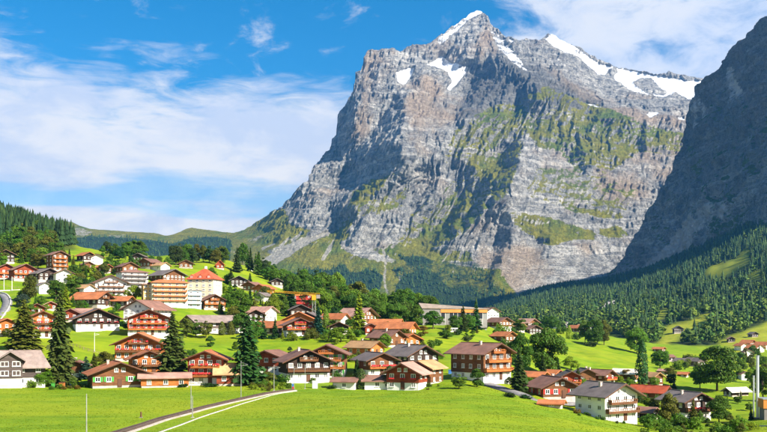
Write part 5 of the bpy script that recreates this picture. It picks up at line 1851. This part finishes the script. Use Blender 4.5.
grove([(0, 272), (0, 240), (30, 238), (52, 246), (58, 262), (40, 270), (14, 262)], 46, (15, 24), ['L', 'L', 'L', 'L', 'C'], 'mmoofmdo', ('leafy tree in the wood above the left chalets', 'conifer in the wood above the left chalets'), 'wood above the left chalets', 4.5, 5)
grove([(58, 262), (70, 262), (92, 272), (100, 290), (86, 296), (70, 290), (62, 276)], 14, (11, 16), ['L', 'L', 'C'], 'mmod', ('leafy tree on the slope left of the hotels', 'conifer on the slope left of the hotels'), 'trees left of the hotels', 5, 6)
grove([(100, 262), (100, 255), (148, 255), (148, 262)], 11, (13, 19), ['L', 'L', 'L'], 'mdmm', ('round tree on the crest above the tall hotel', ''), 'crest trees above the tall hotel', 4.5, 7)
grove([(172, 266), (176, 260), (226, 261), (226, 266)], 13, (16, 23), ['L', 'L', 'L'], 'mdmo', ('round tree on the crest above the cream hotel', ''), 'crest trees above the cream hotel', 4.5, 8)
grove([(236, 274), (240, 264), (262, 268), (262, 276)], 7, (18, 26), ['C', 'C', 'L'], 'ddm', ('round tree in the crest group above the slope huts', 'conifer in the crest group above the slope huts'), 'crest conifers above the slope huts', 5, 9)
grove([(258, 276), (266, 270), (300, 288), (298, 296), (284, 292)], 16, (14, 20), ['L', 'L', 'L'], 'mdmf', ('leafy tree at the right end of the crest', ''), 'trees at the right end of the crest', 4.5, 10)
grove([(286, 304), (300, 290), (330, 298), (362, 312), (364, 322), (330, 318), (300, 312)], 48, (20, 33), ['L', 'L', 'L', 'LB', 'C'], 'mmofdf', ('leafy tree in the village wood right of the crane', 'conifer in the village wood right of the crane'), 'village wood right of the crane', 4.6, 11)
grove([(368, 322), (372, 314), (424, 314), (430, 324), (400, 328)], 22, (20, 30), ['L', 'LB', 'L', 'L'], 'mmfm', ('leafy tree in the wood left of the exhibition hall', ''), 'wood left of the exhibition hall', 5, 12)
grove([(366, 318), (368, 310), (384, 310), (384, 318)], 4, (14, 20), ['C'], 'd', ('', 'conifer between the two village woods'), 'conifers between the village woods', 4, 13)
grove([(505, 336), (512, 326), (566, 326), (566, 336)], 12, (9, 15), ['L', 'L', 'C'], 'mmod', ('leafy crest tree behind the biggest round tree', 'conifer on the crest behind the biggest round tree'), 'trees on the right crest', 5, 14)
grove([(672, 372), (676, 366), (704, 360), (704, 372)], 8, (8, 12), ['L', 'B'], 'mflo', ('shrubby tree by the grey farmhouses', ''), 'trees round the grey farmhouses', 5, 15)
grove([(640, 432), (652, 418), (700, 424), (740, 428), (744, 440), (640, 440)], 30, (9, 17), ['L', 'B', 'L', 'B'], 'mofm', ('bushy shrub in the thicket at the bottom right', ''), 'thicket at the bottom right', 6, 16)
grove([(736, 368), (740, 356), (767, 356), (767, 374)], 12, (10, 17), ['L', 'L', 'C'], 'mmof', ('leafy tree below the far right hamlet', 'conifer below the far right hamlet'), 'trees below the right hamlet', 5, 17)
grove([(572, 414), (600, 422), (625, 426), (622, 420), (600, 416)], 10, (4, 6), ['B'], 'dmm', ('hedge bush along the foot of the big white house', ''), 'hedge below the big white house', 4, 18)
grove([(248, 392), (256, 385), (284, 386), (296, 388), (290, 390)], 12, (4, 8), ['B'], 'mfol', ('garden shrub at the upper end of the railway track', ''), 'shrubs at the track end', 4, 19)
grove([(46, 390), (80, 387), (96, 386), (92, 389), (60, 391)], 9, (4, 8), ['B'], 'mfoa', ('garden shrub under the tallest spruce', ''), 'garden shrubs under the tallest spruce', 4, 20)
grove([(0, 330), (14, 320), (30, 318), (36, 340), (10, 346)], 8, (8, 14), ['L', 'B', 'L'], 'mofm', ('garden tree round the olive spruce', ''), 'garden trees round the olive spruce', 5, 21)
grove([(40, 304), (70, 300), (84, 305), (70, 312), (44, 312)], 9, (7, 11), ['L', 'B', 'L'], 'mfl', ('garden tree above the black chalet', ''), 'garden trees above the black chalet', 5, 22)
grove([(218, 312), (226, 306), (262, 312), (262, 326), (232, 322)], 12, (10, 17), ['L', 'L', 'C'], 'mfom', ('leafy garden tree behind the long barn', 'conifer in the gardens behind the long barn'), 'gardens behind the long barn', 5, 23)
grove([(250, 300), (270, 298), (300, 312), (282, 320), (262, 312)], 10, (9, 16), ['L', 'L', 'C'], 'mfod', ('garden tree below the crane jib', 'garden conifer below the crane jib'), 'gardens below the crane jib', 5, 24)
grove([(310, 336), (330, 330), (360, 334), (380, 340), (350, 346), (320, 344)], 14, (7, 13), ['L', 'B', 'L'], 'mflo', ('garden tree in the middle of the village', ''), 'gardens in the village middle', 5, 25)
grove([(390, 338), (412, 336), (430, 340), (426, 350), (400, 350)], 9, (6, 11), ['L', 'B', 'L'], 'mfo', ('garden tree right of the orange-roofed chalets', ''), 'gardens right of the orange roofs', 5, 26)
grove([(485, 336), (512, 334), (516, 352), (500, 350)], 6, (8, 14), ['L', 'B'], 'mfo', ('garden tree behind the chalet hotel', ''), 'gardens behind the chalet hotel', 5, 27)
grove([(560, 380), (612, 382), (616, 394), (580, 398)], 9, (6, 10), ['L', 'B'], 'mfo', ('garden shrub among the chalets behind the big white house', ''), 'gardens behind the big white house', 5, 28)
grove([(620, 392), (664, 400), (664, 412), (630, 408)], 9, (7, 12), ['L', 'B'], 'mofa', ('garden shrub round the long red roof', ''), 'gardens round the long red roof', 5, 29)
grove([(100, 300), (130, 296), (140, 312), (120, 318)], 7, (6, 11), ['L', 'B'], 'mfo', ('garden tree below the white balconied chalet', ''), 'gardens below the white balconied chalet', 5, 30)
grove([(340, 384), (420, 386), (445, 386), (440, 390), (380, 390)], 8, (3, 5), ['B'], 'mfo', ('low shrub along the front row of chalets', ''), 'shrubs along the front row', 6, 31)


for i_, (poly_, n_, where_) in enumerate([
    ([(0, 300), (30, 296), (110, 300), (124, 316), (60, 322), (20, 316)], 16, 'between the chalets right of the left road'),
    ([(64, 276), (110, 272), (118, 286), (100, 292), (70, 288)], 12, 'among the small chalets left of the tall hotel'),
    ([(108, 262), (170, 262), (176, 272), (150, 276), (112, 272)], 9, 'just above the hotel roofs'),
    ([(186, 284), (226, 276), (246, 290), (230, 300), (204, 300)], 9, 'right of the cream hotel'),
    ([(262, 330), (312, 330), (330, 340), (300, 344), (270, 342)], 12, 'below the crane chalets'),
    ([(330, 318), (372, 318), (412, 328), (410, 334), (350, 330)], 14, 'between the orange roofs and the woods'),
    ([(350, 350), (400, 352), (440, 356), (436, 370), (390, 368), (350, 362)], 12, 'around the flowered chalets'),
    ([(200, 340), (270, 345), (300, 352), (280, 366), (250, 362), (205, 352)], 5, 'on the meadow above the red barn'),
    ([(440, 334), (486, 328), (492, 338), (450, 345)], 8, 'on the slope below the exhibition hall'),
    ([(506, 380), (530, 378), (560, 386), (540, 394), (512, 392)], 6, 'behind the road bend'),
    ([(600, 370), (640, 372), (690, 384), (680, 398), (620, 388)], 9, 'around the meadow barns'),
    ([(700, 396), (745, 398), (750, 412), (716, 414)], 5, 'below the huge round tree'),
    ([(160, 345), (200, 352), (205, 368), (178, 370)], 4, 'between the twin chalets and the red-brown chalet'),
]):
    grove(poly_, n_, (7, 14), ['L', 'L', 'B', 'L', 'C'], 'mmfodl', ('garden tree ' + where_, 'garden conifer ' + where_), 'garden trees ' + where_, 5, 40 + i_)


# ---- far woods: masses nobody could count
def wood_material():
    m, T, b, out = mat('far_wood')
    A = T.new('ShaderNodeAttribute', attribute_name='tint')
    geo = T.new('ShaderNodeNewGeometry')
    hs = T.new('ShaderNodeHueSaturation')
    T.l.new(A.outputs['Color'], hs.inputs['Color'])
    T.put(hs.inputs['Value'], T.math('ADD', 0.75, T.math('MULTIPLY', geo.outputs['Random Per Island'], 0.5)))
    T.l.new(hs.outputs[0], b.inputs['Base Color'])
    b.inputs['Specular IOR Level'].default_value = 0.1


wood_material()


def low_conifer(g, tiers=4, n=5):
    V, Fc = [], []
    for t in range(tiers):
        z0, z1 = 0.08 + 0.78 * t / tiers, 0.08 + 0.78 * t / tiers + 0.92 / tiers * 1.35
        if t == tiers - 1:
            z1 = 1.0
        r = 0.17 * (1 - t / tiers * 0.86)
        b = len(V)
        a0 = g.uniform(0, 6)
        for k in range(2 * n):
            rr = r * (1.08 if k % 2 else 0.62) * g.uniform(0.8, 1.15)
            a = a0 + math.pi * k / n
            V.append((rr * math.cos(a), rr * math.sin(a), z0 - (0.03 if k % 2 else -0.02) + g.uniform(-0.015, 0.015)))
        V.append((0, 0, z1))
        Fc += [(b + k, b + (k + 1) % (2 * n), b + 2 * n) for k in range(2 * n)]
    return np.array(V), np.array(Fc)


def low_leafy(g, n=46):
    gg = np.random.default_rng(g.randint(0, 9999))
    d = rand_unit(n, gg)
    lob = rand_unit(6, gg) * 0.13
    P = np.array([0, 0, 0.58]) + d * np.array([0.30, 0.30, 0.36]) * gg.uniform(0.55, 1.05, n)[:, None] + lob[gg.integers(0, 6, n)]
    nrm = d + rand_unit(n, gg) * 0.5
    nrm /= np.linalg.norm(nrm, axis=1, keepdims=True)
    t = np.cross(nrm, rand_unit(n, gg))
    t /= np.linalg.norm(t, axis=1, keepdims=True)
    b = np.cross(nrm, t)
    s = 0.125 * gg.uniform(0.7, 1.3, n)[:, None]
    V, q = quads_from(P, t * s, b * s)
    F3 = np.concatenate([q[:, [0, 1, 2]], q[:, [0, 2, 3]]])
    return V, F3


def wood(name, pts, heights, tints, protos, label, wide=1.0):
    """joins many small trees into one mesh"""
    VV, FF, TT = [], [], []
    off = 0
    g = random.Random(5)
    order = [g.randrange(len(protos)) for _ in pts]
    for pi, (pv, pf) in enumerate(protos):
        sel = np.array([i for i, o in enumerate(order) if o == pi])
        if not len(sel):
            continue
        P, H = pts[sel], heights[sel]
        a = rng.uniform(0, 6.283, len(sel))
        c, s = np.cos(a)[:, None], np.sin(a)[:, None]
        w = (H * wide * rng.uniform(0.8, 1.6, len(sel)))[:, None]
        X = (pv[None, :, 0] * c - pv[None, :, 1] * s) * w + P[:, None, 0]
        Y = (pv[None, :, 0] * s + pv[None, :, 1] * c) * w + P[:, None, 1]
        Z = pv[None, :, 2] * H[:, None] + P[:, None, 2]
        V = np.stack([X, Y, Z], -1).reshape(-1, 3)
        Fc = (pf[None] + (np.arange(len(sel)) * len(pv))[:, None, None]).reshape(-1, 3) + off
        T_ = np.repeat(tints[sel], len(pv), 0)
        off += len(V)
        VV.append(V)
        FF.append(Fc)
        TT.append(T_)
    V, Fc, T_ = np.concatenate(VV), np.concatenate(FF), np.concatenate(TT)
    me = np_mesh(name, V, None, Fc)
    add_mask(me, 'tint', np.c_[T_, np.ones(len(T_))])
    o = link(name, me, None, MATS['far_wood'])
    tag(o, label, 'wood', kind='stuff')
    return o


_g = random.Random(77)
PC = [low_conifer(_g) for _ in range(7)]
PL = [low_leafy(_g) for _ in range(6)]
PS = [low_conifer(_g, 2, 5) for _ in range(4)]


def scatter_ground(n, u0, u1, d0, d1, test):
    u = rng.uniform(u0, u1, n)
    d = np.sqrt(rng.uniform(d0 ** 2, d1 ** 2, n))
    x = (u - CU) / F * d
    z = ground_z(x, d)
    v = HZ - F * z / d
    k = test(u, v, d)
    return np.stack([x[k], d[k], z[k]], 1), u[k], v[k], d[k]


def tint_mix(n, a, b, spread=0.25):
    t = rng.uniform(0, 1, n)[:, None]
    return (np.array(a) * (1 - t) + np.array(b) * t) * rng.uniform(1 - spread, 1 + spread, n)[:, None]


def far_woods():
    def t1(u, v, d):
        k = (v < np.interp(u, *FOREST_EDGE)) & (d > 1000)
        for c in CLEARINGS:
            for dv in (0, -4, -8):
                k &= ~in_poly(u, v + dv, c)
        k &= ~in_poly(u, v, SCAR)
        return k
    P, u, v, d = scatter_ground(27000, 470, 930, 1000, 3900, t1)
    edge = np.interp(u, *FOREST_EDGE)
    leafy = (rng.uniform(0, 1, len(u)) < np.clip(1.0 - (edge - v) / 75.0, 0.12, 1) * 0.85) & (d < 2700)
    hh = np.where(leafy, rng.uniform(11, 18, len(u)), rng.uniform(11, 29, len(u)))
    Pc, Pl = P[~leafy], P[leafy]
    wood('hillside_forest', Pc, hh[~leafy], tint_mix(len(Pc), (0.020, 0.046, 0.018), (0.055, 0.088, 0.022), 0.4), PC, 'dark conifer forest covering the hillside under the cliff', 1.0)
    wood('forest_fringe', Pl, hh[leafy], tint_mix(len(Pl), (0.045, 0.100, 0.018), (0.110, 0.150, 0.020), 0.3), PL, 'lighter leafy trees along the lower forest edge', 1.0)

    def t2(u, v, d):
        top = np.interp(u, [-250, 0, 40, 62, 80, 90], [400, 244, 246, 247, 245, 240])
        return (v < top)
    P, u, v, d = scatter_ground(4200, -170, 84, 640, 1150, t2)
    wood('ridge_forest', P, rng.uniform(14, 24, len(P)), tint_mix(len(P), (0.012, 0.032, 0.013), (0.030, 0.055, 0.014)), PC, 'dark conifer forest on the ridge at the left edge', 1.0)
    # woods on the foot of the mountain and on the far saddle
    nu, nv = MTN_U.shape
    n = 26000
    i, j = rng.integers(0, nu, n), rng.integers(0, nv, n)
    m = samp(MTN_WOODS, MTN_U[i, j], MTN_V[i, j]) + 0.55 * fbm(MTN[i, j, 0] / 260, MTN[i, j, 1] / 260, MTN[i, j, 2] / 260, 3)
    k = (m > 0.45) & (MTN_V[i, j] > 226)
    P = MTN[i[k], j[k]]
    wood('mountain_foot_woods', P, rng.uniform(13, 26, len(P)), tint_mix(len(P), (0.022, 0.050, 0.018), (0.045, 0.075, 0.020)), PS, 'dark woods on the lower slopes of the mountain', 1.25)


far_woods()


# ---- long grass of the near meadow
def grass_tufts():
    n = 60000
    u = rng.uniform(-20, 790, n)
    d = np.sqrt(rng.uniform(100 ** 2, 245 ** 2, n))
    x = (u - CU) / F * d
    z = ground_z(x, d)
    tx, ty = TRACK[:, 0], TRACK[:, 1]
    keep = np.ones(n, bool)
    for q in range(0, len(TRACK), 2):
        keep &= (x - tx[q]) ** 2 + (d - ty[q]) ** 2 > 2.6 ** 2
    dens = fbm(x / 9, d / 9, x * 0, 3)
    keep &= dens > rng.uniform(-0.5, 0.25, n)
    x, d, z = x[keep], d[keep], z[keep]
    n = len(x)
    V, Fc = [], []
    base = np.stack([x, d, z], 1)
    for b in range(3):
        a = rng.uniform(0, 6.283, n)
        w = rng.uniform(0.06, 0.14, n)
        h = rng.uniform(0.03, 0.10, n)
        lean = rng.normal(0, 0.10, (n, 2))
        p0 = base + np.stack([np.cos(a) * w, np.sin(a) * w, 0 * a - 0.03], 1)
        p1 = base - np.stack([np.cos(a) * w, np.sin(a) * w, 0 * a + 0.03], 1)
        p2 = base + np.stack([lean[:, 0], lean[:, 1], h], 1)
        V.append(np.stack([p0, p1, p2], 1).reshape(-1, 3))
    V = np.concatenate(V)
    me = np_mesh('meadow_grass', V, None, np.arange(len(V)).reshape(-1, 3))
    t = tint_mix(n, (0.14, 0.235, 0.006), (0.26, 0.32, 0.012), 0.12)
    T_ = np.concatenate([np.repeat(t, 3, 0)] * 3)
    add_mask(me, 'tint', np.c_[T_, np.ones(len(T_))])
    o = link('meadow_grass', me, None, MATS['grass_blade'])
    tag(o, 'tufts of bright green grass on the near meadow', 'grass', kind='stuff')

# ------------------------------------------------------------------ railway, roads, posts and other small things
def path_points(pts, n=80):
    """screen guide points -> smooth ground path"""
    W = np.array([place(*p, 60.0, _Z)[:2] for p in pts])
    t = np.concatenate([[0], np.cumsum(np.linalg.norm(np.diff(W, axis=0), axis=1))])
    tt = np.linspace(0, t[-1], n)
    xy = np.stack([np.interp(tt, t, W[:, 0]), np.interp(tt, t, W[:, 1])], 1)
    for _ in range(60):
        xy[1:-1] = 0.25 * xy[:-2] + 0.5 * xy[1:-1] + 0.25 * xy[2:]
    return xy


def offset_path(xy, o):
    tn = np.gradient(xy, axis=0)
    tn /= np.linalg.norm(tn, axis=1, keepdims=True)
    return xy + np.stack([tn[:, 1], -tn[:, 0]], 1) * o


def ribbon(name, xy, w, h, mname, parent=None, off=0.0, skirt=0.6):
    a, b = offset_path(xy, off - w / 2), offset_path(xy, off + w / 2)
    zc = np.maximum(ground_z(a[:, 0], a[:, 1]), ground_z(b[:, 0], b[:, 1])) + h
    for _ in range(14):
        zc[1:-1] = 0.25 * zc[:-2] + 0.5 * zc[1:-1] + 0.25 * zc[2:]
    n = len(xy)
    V = np.concatenate([np.c_[a, zc], np.c_[b, zc], np.c_[a, zc - skirt - h], np.c_[b, zc - skirt - h]])
    q = []
    for i in range(n - 1):
        q += [(i, n + i, n + i + 1, i + 1), (2 * n + i, i, i + 1, 2 * n + i + 1), (n + i, 3 * n + i, 3 * n + i + 1, n + i + 1)]
    q += [(0, 2 * n, 3 * n, n), (n - 1, 2 * n - 1, 4 * n - 1, 3 * n - 1)]
    return link(name, np_mesh(name, V, q), parent, MATS[mname])


TRACK = path_points([(98, 440), (125, 432), (160, 420), (200, 409.5), (240, 400), (268, 394.5), (292, 390.5)], 160)


def railway():
    root = empty('railway_track', (0, 0, 0))
    tag(root, 'single narrow railway track on brown ballast curving up the meadow', 'track')
    ribbon('ballast', TRACK, 2.7, 0.16, 'ballast', root)
    L = np.concatenate([[0], np.cumsum(np.linalg.norm(np.diff(TRACK, axis=0), axis=1))])
    tn = np.gradient(TRACK, axis=0)
    tot, s, n = L[-1], 0.4, 0
    me = MB().box(-0.85, 0.85, -0.11, 0.11, 0.0, 0.12).mesh('sleeper')
    me.materials.append(MATS['sleeper'])
    za = ground_z(*offset_path(TRACK, -1.35).T)
    zb = ground_z(*offset_path(TRACK, 1.35).T)
    zt = np.maximum(za, zb) + 0.16
    for _ in range(14):
        zt[1:-1] = 0.25 * zt[:-2] + 0.5 * zt[1:-1] + 0.25 * zt[2:]
    while s < tot and n < 290:
        x, y = np.interp(s, L, TRACK[:, 0]), np.interp(s, L, TRACK[:, 1])
        tx, ty = np.interp(s, L, tn[:, 0]), np.interp(s, L, tn[:, 1])
        put('sleeper', me, root, (x, y, float(np.interp(s, L, zt)) - 0.03), math.atan2(ty, tx) - math.pi / 2)
        s += 0.75
        n += 1
    for o_ in (-0.5, 0.5):
        p = offset_path(TRACK, o_)
        b = MB()
        for i in range(len(p) - 1):
            d = (p[i + 1] - p[i])
            d /= np.linalg.norm(d)
            nx, ny = -d[1] * 0.08, d[0] * 0.08
            z0, z1 = zt[i] + 0.11, zt[i + 1] + 0.11
            a, c = p[i], p[i + 1]
            b.poly([(a[0] - nx, a[1] - ny, z0), (a[0] + nx, a[1] + ny, z0), (c[0] + nx, c[1] + ny, z1), (c[0] - nx, c[1] - ny, z1), (a[0] - nx, a[1] - ny, z0 + 0.16), (a[0] + nx, a[1] + ny, z0 + 0.16), (c[0] + nx, c[1] + ny, z1 + 0.16), (c[0] - nx, c[1] - ny, z1 + 0.16)],
                   [(4, 5, 6, 7), (0, 4, 7, 3), (1, 2, 6, 5)])
        b.build('rail', MATS['rail_steel'], root)
    # pale kerb wall that follows the track on its right
    kxy = path_points([(128, 443), (160, 432.5), (200, 417.5), (240, 404.5), (270, 396), (297, 391)], 120)
    k = ribbon('retaining_wall', kxy, 0.22, 0.14, 'pale_stone')
    tag(k, 'low pale stone wall beside the railway track', 'wall')


railway()
grass_tufts()


def roads():
    r = ribbon('road', path_points([(478, 381), (490, 383), (503, 389), (520, 397), (545, 403), (575, 406)], 60), 4.2, 0.1, 'asphalt')
    tag(r, kind='structure')
    r = ribbon('road', path_points([(-14, 300), (-3, 291), (6, 296), (9, 303), (6, 311), (0, 318), (-12, 326)], 60), 4.0, 0.12, 'asphalt')
    tag(r, kind='structure')
    r = ribbon('kerb', path_points([(-18, 297), (-3, 288.5), (8.5, 295), (12, 303), (8, 312), (1, 320)], 60), 0.6, 0.5, 'pale_stone')
    tag(r, kind='structure')
    r = ribbon('road', path_points([(-30, 291), (0, 289.5), (20, 289)], 20), 2.4, 0.15, 'pale_stone')
    tag(r, kind='structure')
    r = ribbon('path', path_points([(730, 425), (750, 427), (775, 428)], 20), 2.0, 0.1, 'pale_stone')
    tag(r, kind='structure')


roads()


def guard_rail(pts, label, h=1.0, gap=2.2):
    xy = path_points(pts, 60)
    L = np.concatenate([[0], np.cumsum(np.linalg.norm(np.diff(xy, axis=0), axis=1))])
    x0, y0 = xy[0]
    root = empty('fence', at(x0, y0))
    tag(root, label, 'fence')
    ox, oy, oz = root.location
    P = []
    s = 0.0
    while s <= L[-1]:
        x, y = np.interp(s, L, xy[:, 0]), np.interp(s, L, xy[:, 1])
        P.append((x - ox, y - oy, float(ground_z(x, y)) - oz))
        s += gap
    me = MB().box(-0.07, 0.07, -0.07, 0.07, -0.4, h).mesh('post')
    me.materials.append(MATS['fence_wood'])
    for p in P:
        put('post', me, root, p)
    for zz in (0.45, 0.9):
        b = MB()
        for a, c in zip(P[:-1], P[1:]):
            b.bar((a[0], a[1], a[2] + h * zz), (c[0], c[1], c[2] + h * zz), 0.05, 4)
        b.build('rail', MATS['fence_wood'], root)


guard_rail([(541, 398), (560, 400), (585, 401)], 'wooden rail fence along the road above the low red-roofed shed')
guard_rail([(0, 286), (12, 287), (22, 287)], 'pale rail fence on the road bend at left edge', 0.9)
guard_rail([(70, 347), (85, 351), (105, 353)], 'thin meadow fence below the black chalet')


def mast(u, vb, hp, label, name='mast', arm=True, r=0.075, m='weathered_post', cat='mast', group='masts along the railway'):
    x, y, z = place(u, vb)
    k = y / F
    H = hp * k
    o = empty(name, (x, y, z))
    tag(o, label, cat, group)
    MB().bar((0, 0, -0.6), (0, 0, H), r * 1.25, 8, r * 0.8).build('pole', MATS[m], o)
    if arm:
        b = MB().bar((0, 0, H * 0.86), (1.5, 0.4, H * 0.90), 0.05, 5).bar((0, 0, H * 0.97), (1.5, 0.4, H * 0.90), 0.03, 4)
        b.build('bracket', MATS[m], o)
    MB().box(-0.25, 0.25, -0.25, 0.25, -0.6, 0.12).build('footing', MATS['concrete'], o)


mast(86.5, 434, 40, 'grey post at the bottom left of the meadow', arm=False)
mast(191, 411, 31, 'catenary mast on the meadow above the track')
mast(192.5, 418, 22, 'short mast between track and pale stone wall', arm=False)
mast(241, 398, 37, 'tall mast in front of the red barn')
mast(274, 391, 26, 'mast in front of the broad dark chalet, leftmost of its row')
mast(294, 389, 23, 'mast in front of the broad dark chalet, second of its row')
mast(305, 389, 24, 'mast in front of the broad dark chalet, third of its row')
mast(333, 388, 20, 'mast beside the white garage')
mast(94.5, 352, 19, 'white cross-armed post standing in the sloping meadow', m='white_paint', cat='post', name='post')
mast(12, 291, 14, 'pale lamp post on the left road bend', m='white_paint', cat='lamp post', name='lamp_post', r=0.12)
mast(4, 290, 16, 'pale lamp post at the left picture edge', m='white_paint', cat='lamp post', name='lamp_post', r=0.12)
mast(141, 418, 6, 'tiny dark marker post left of the track', arm=False, r=0.16, m='brown_paint', cat='post', name='post')


def kiosk(u, vb, w, h, mname, label, name='cabinet', cat='cabinet', roofm='white_paint'):
    x, y, z = place(u, vb)
    k = y / F
    o = empty(name, (x, y, z))
    tag(o, label, cat)
    W, H = w * k, h * k
    b = MB().box(-W / 2, W / 2, -W * 0.35, W * 0.35, -0.4, H).build('housing', MATS[mname], o)
    MB().box(-W * 0.42, W * 0.42, -W * 0.37, -W * 0.35, H * 0.08, H * 0.92).build('door', MATS[mname], o)
    MB().box(-W * 0.56, W * 0.56, -W * 0.42, W * 0.42, H, H + 0.14).build('lid', MATS[roofm], o)


kiosk(315, 388.5, 5, 7, 'white_paint', 'white switch cabinet on the grass by the track masts')
kiosk(293, 388.5, 2.2, 5, 'blue_paint', 'small blue cabinet at the upper end of the track')
kiosk(293, 389.5, 1.6, 2, 'red_paint', 'small red box at the upper end of the track', 'signal_box', 'box', 'red_paint')
kiosk(415, 389, 3.4, 2.6, 'green_paint', 'small turquoise-green bin before the red gabled chalet', 'bin', 'bin', 'green_paint')
kiosk(450, 374, 3.2, 3.5, 'blue_paint', 'blue bin left of the chalet hotel', 'bin', 'bin', 'blue_paint')
kiosk(53, 388, 3, 4, 'green_paint', 'green bin at the garden edge under the big spruce', 'bin', 'bin', 'green_paint')
kiosk(62, 388.5, 5, 5.5, 'orange_timber', 'small orange-brown garden shed under the big spruce', 'garden_shed', 'shed', 'brown_paint')
kiosk(71, 388, 2, 5, 'blue_paint', 'blue bin right of the small garden shed', 'bin', 'bin', 'blue_paint')
kiosk(146, 387.5, 3, 5, 'blue_paint', 'blue cabinet leaning by the long low shed', 'cabinet', 'cabinet', 'blue_paint')


def crane():
    x, y, z = place(314, 322)
    k = y / F
    H = 26 * k
    o = empty('tower_crane', (x, y, z))
    tag(o, 'yellow tower crane with long jib beside the red building shell', 'crane')
    b = MB()
    w = 0.7
    for sx in (-w, w):
        for sy in (-w, w):
            b.bar((sx, sy, -1), (sx, sy, H), 0.12, 4)
    n = 14
    for i in range(n):
        z0, z1 = H * i / n, H * (i + 1) / n
        s = 1 if i % 2 else -1
        b.bar((-w * s, -w, z0), (w * s, -w, z1), 0.07, 4).bar((-w, -w * s, z0), (-w, w * s, z1), 0.07, 4)
    b.build('tower', MATS['weathered_post'], o)
    j = MB()
    Lj = 47 * k
    for (oy, oz) in ((-0.4, 0), (0.4, 0), (0, 0.7)):
        j.bar((6 * k, oy, H + 0.4 + oz), (-Lj, oy, H + 0.4 + oz + 1.5), 0.06, 4)
    m = 30
    for i in range(m):
        t0, t1 = i / m, (i + 1) / m
        xa, xb = 6 * k + (-Lj - 6 * k) * t0, 6 * k + (-Lj - 6 * k) * t1
        j.bar((xa, -0.4, H + 0.4 + 1.5 * t0), (xb, 0, H + 1.1 + 1.5 * t1), 0.035, 4)
    j.build('jib', MATS['yellow_paint'], o)
    MB().box(2.5 * k, 6 * k, -0.7, 0.7, H - 1.2, H + 0.5).build('counterweight', MATS['concrete'], o)
    MB().box(-0.9, 0.9, -1.9, -0.75, H - 2.0, H + 0.2).build('cab', MATS['yellow_paint'], o)


crane()


def bus():
    x, y, z = place(451, 334)
    k = y / F
    o = empty('bus', (x, y, z + 0.3), math.radians(-10))
    tag(o, 'white bus with dark window band below the exhibition hall', 'bus')
    L, H, W = 13 * k, 5.2 * k, 2.6
    MB().box(-L / 2, L / 2, -W / 2, W / 2, 0.45, H * 0.45).box(-L / 2, L / 2, -W / 2, W / 2, H * 0.8, H).build('body', MATS['white_paint'], o)
    n = 6
    for i in range(n):
        x0 = -L / 2 + 0.1 + i * (L - 0.2) / n
        MB().box(x0, x0 + (L - 0.2) / n - 0.12, -W / 2 + 0.03, W / 2 - 0.03, H * 0.45, H * 0.8).build('window', MATS['window_glass'], o)
        MB().box(x0 - 0.12, x0, -W / 2, W / 2, H * 0.45, H * 0.8).build('pillar', MATS['white_paint'], o)
    for xx in (-L * 0.32, L * 0.3):
        for yy in (-W / 2, W / 2):
            MB().bar((xx, yy - 0.12, 0.48), (xx, yy + 0.12, 0.48), 0.48, 12).build('wheel', MATS['brown_paint'], o)


bus()

# ------------------------------------------------------------------ the air
def build_haze():
    h = MB().box(-5600, 5200, -60, 9900, -420, 3000).mesh('haze')
    m = bpy.data.materials.new('haze')
    m.use_nodes = True
    T = NT(m.node_tree)
    T.n.clear()
    out = T.new('ShaderNodeOutputMaterial')
    v = T.new('ShaderNodeVolumePrincipled')
    v.inputs['Color'].default_value = (0.10, 0.42, 1.0, 1)
    v.inputs['Density'].default_value = HAZE_DENSITY
    v.inputs['Anisotropy'].default_value = 0.2
    T.l.new(v.outputs[0], out.inputs['Volume'])
    o = link('haze', h, None, m)
    tag(o, 'thin blue mountain haze filling the valley air', 'haze', kind='stuff')


build_haze()
print('OBJECT COUNT', len(bpy.data.objects), 'TRIS', sum(len(m.loops) - 2 * len(m.polygons) for m in bpy.data.meshes))
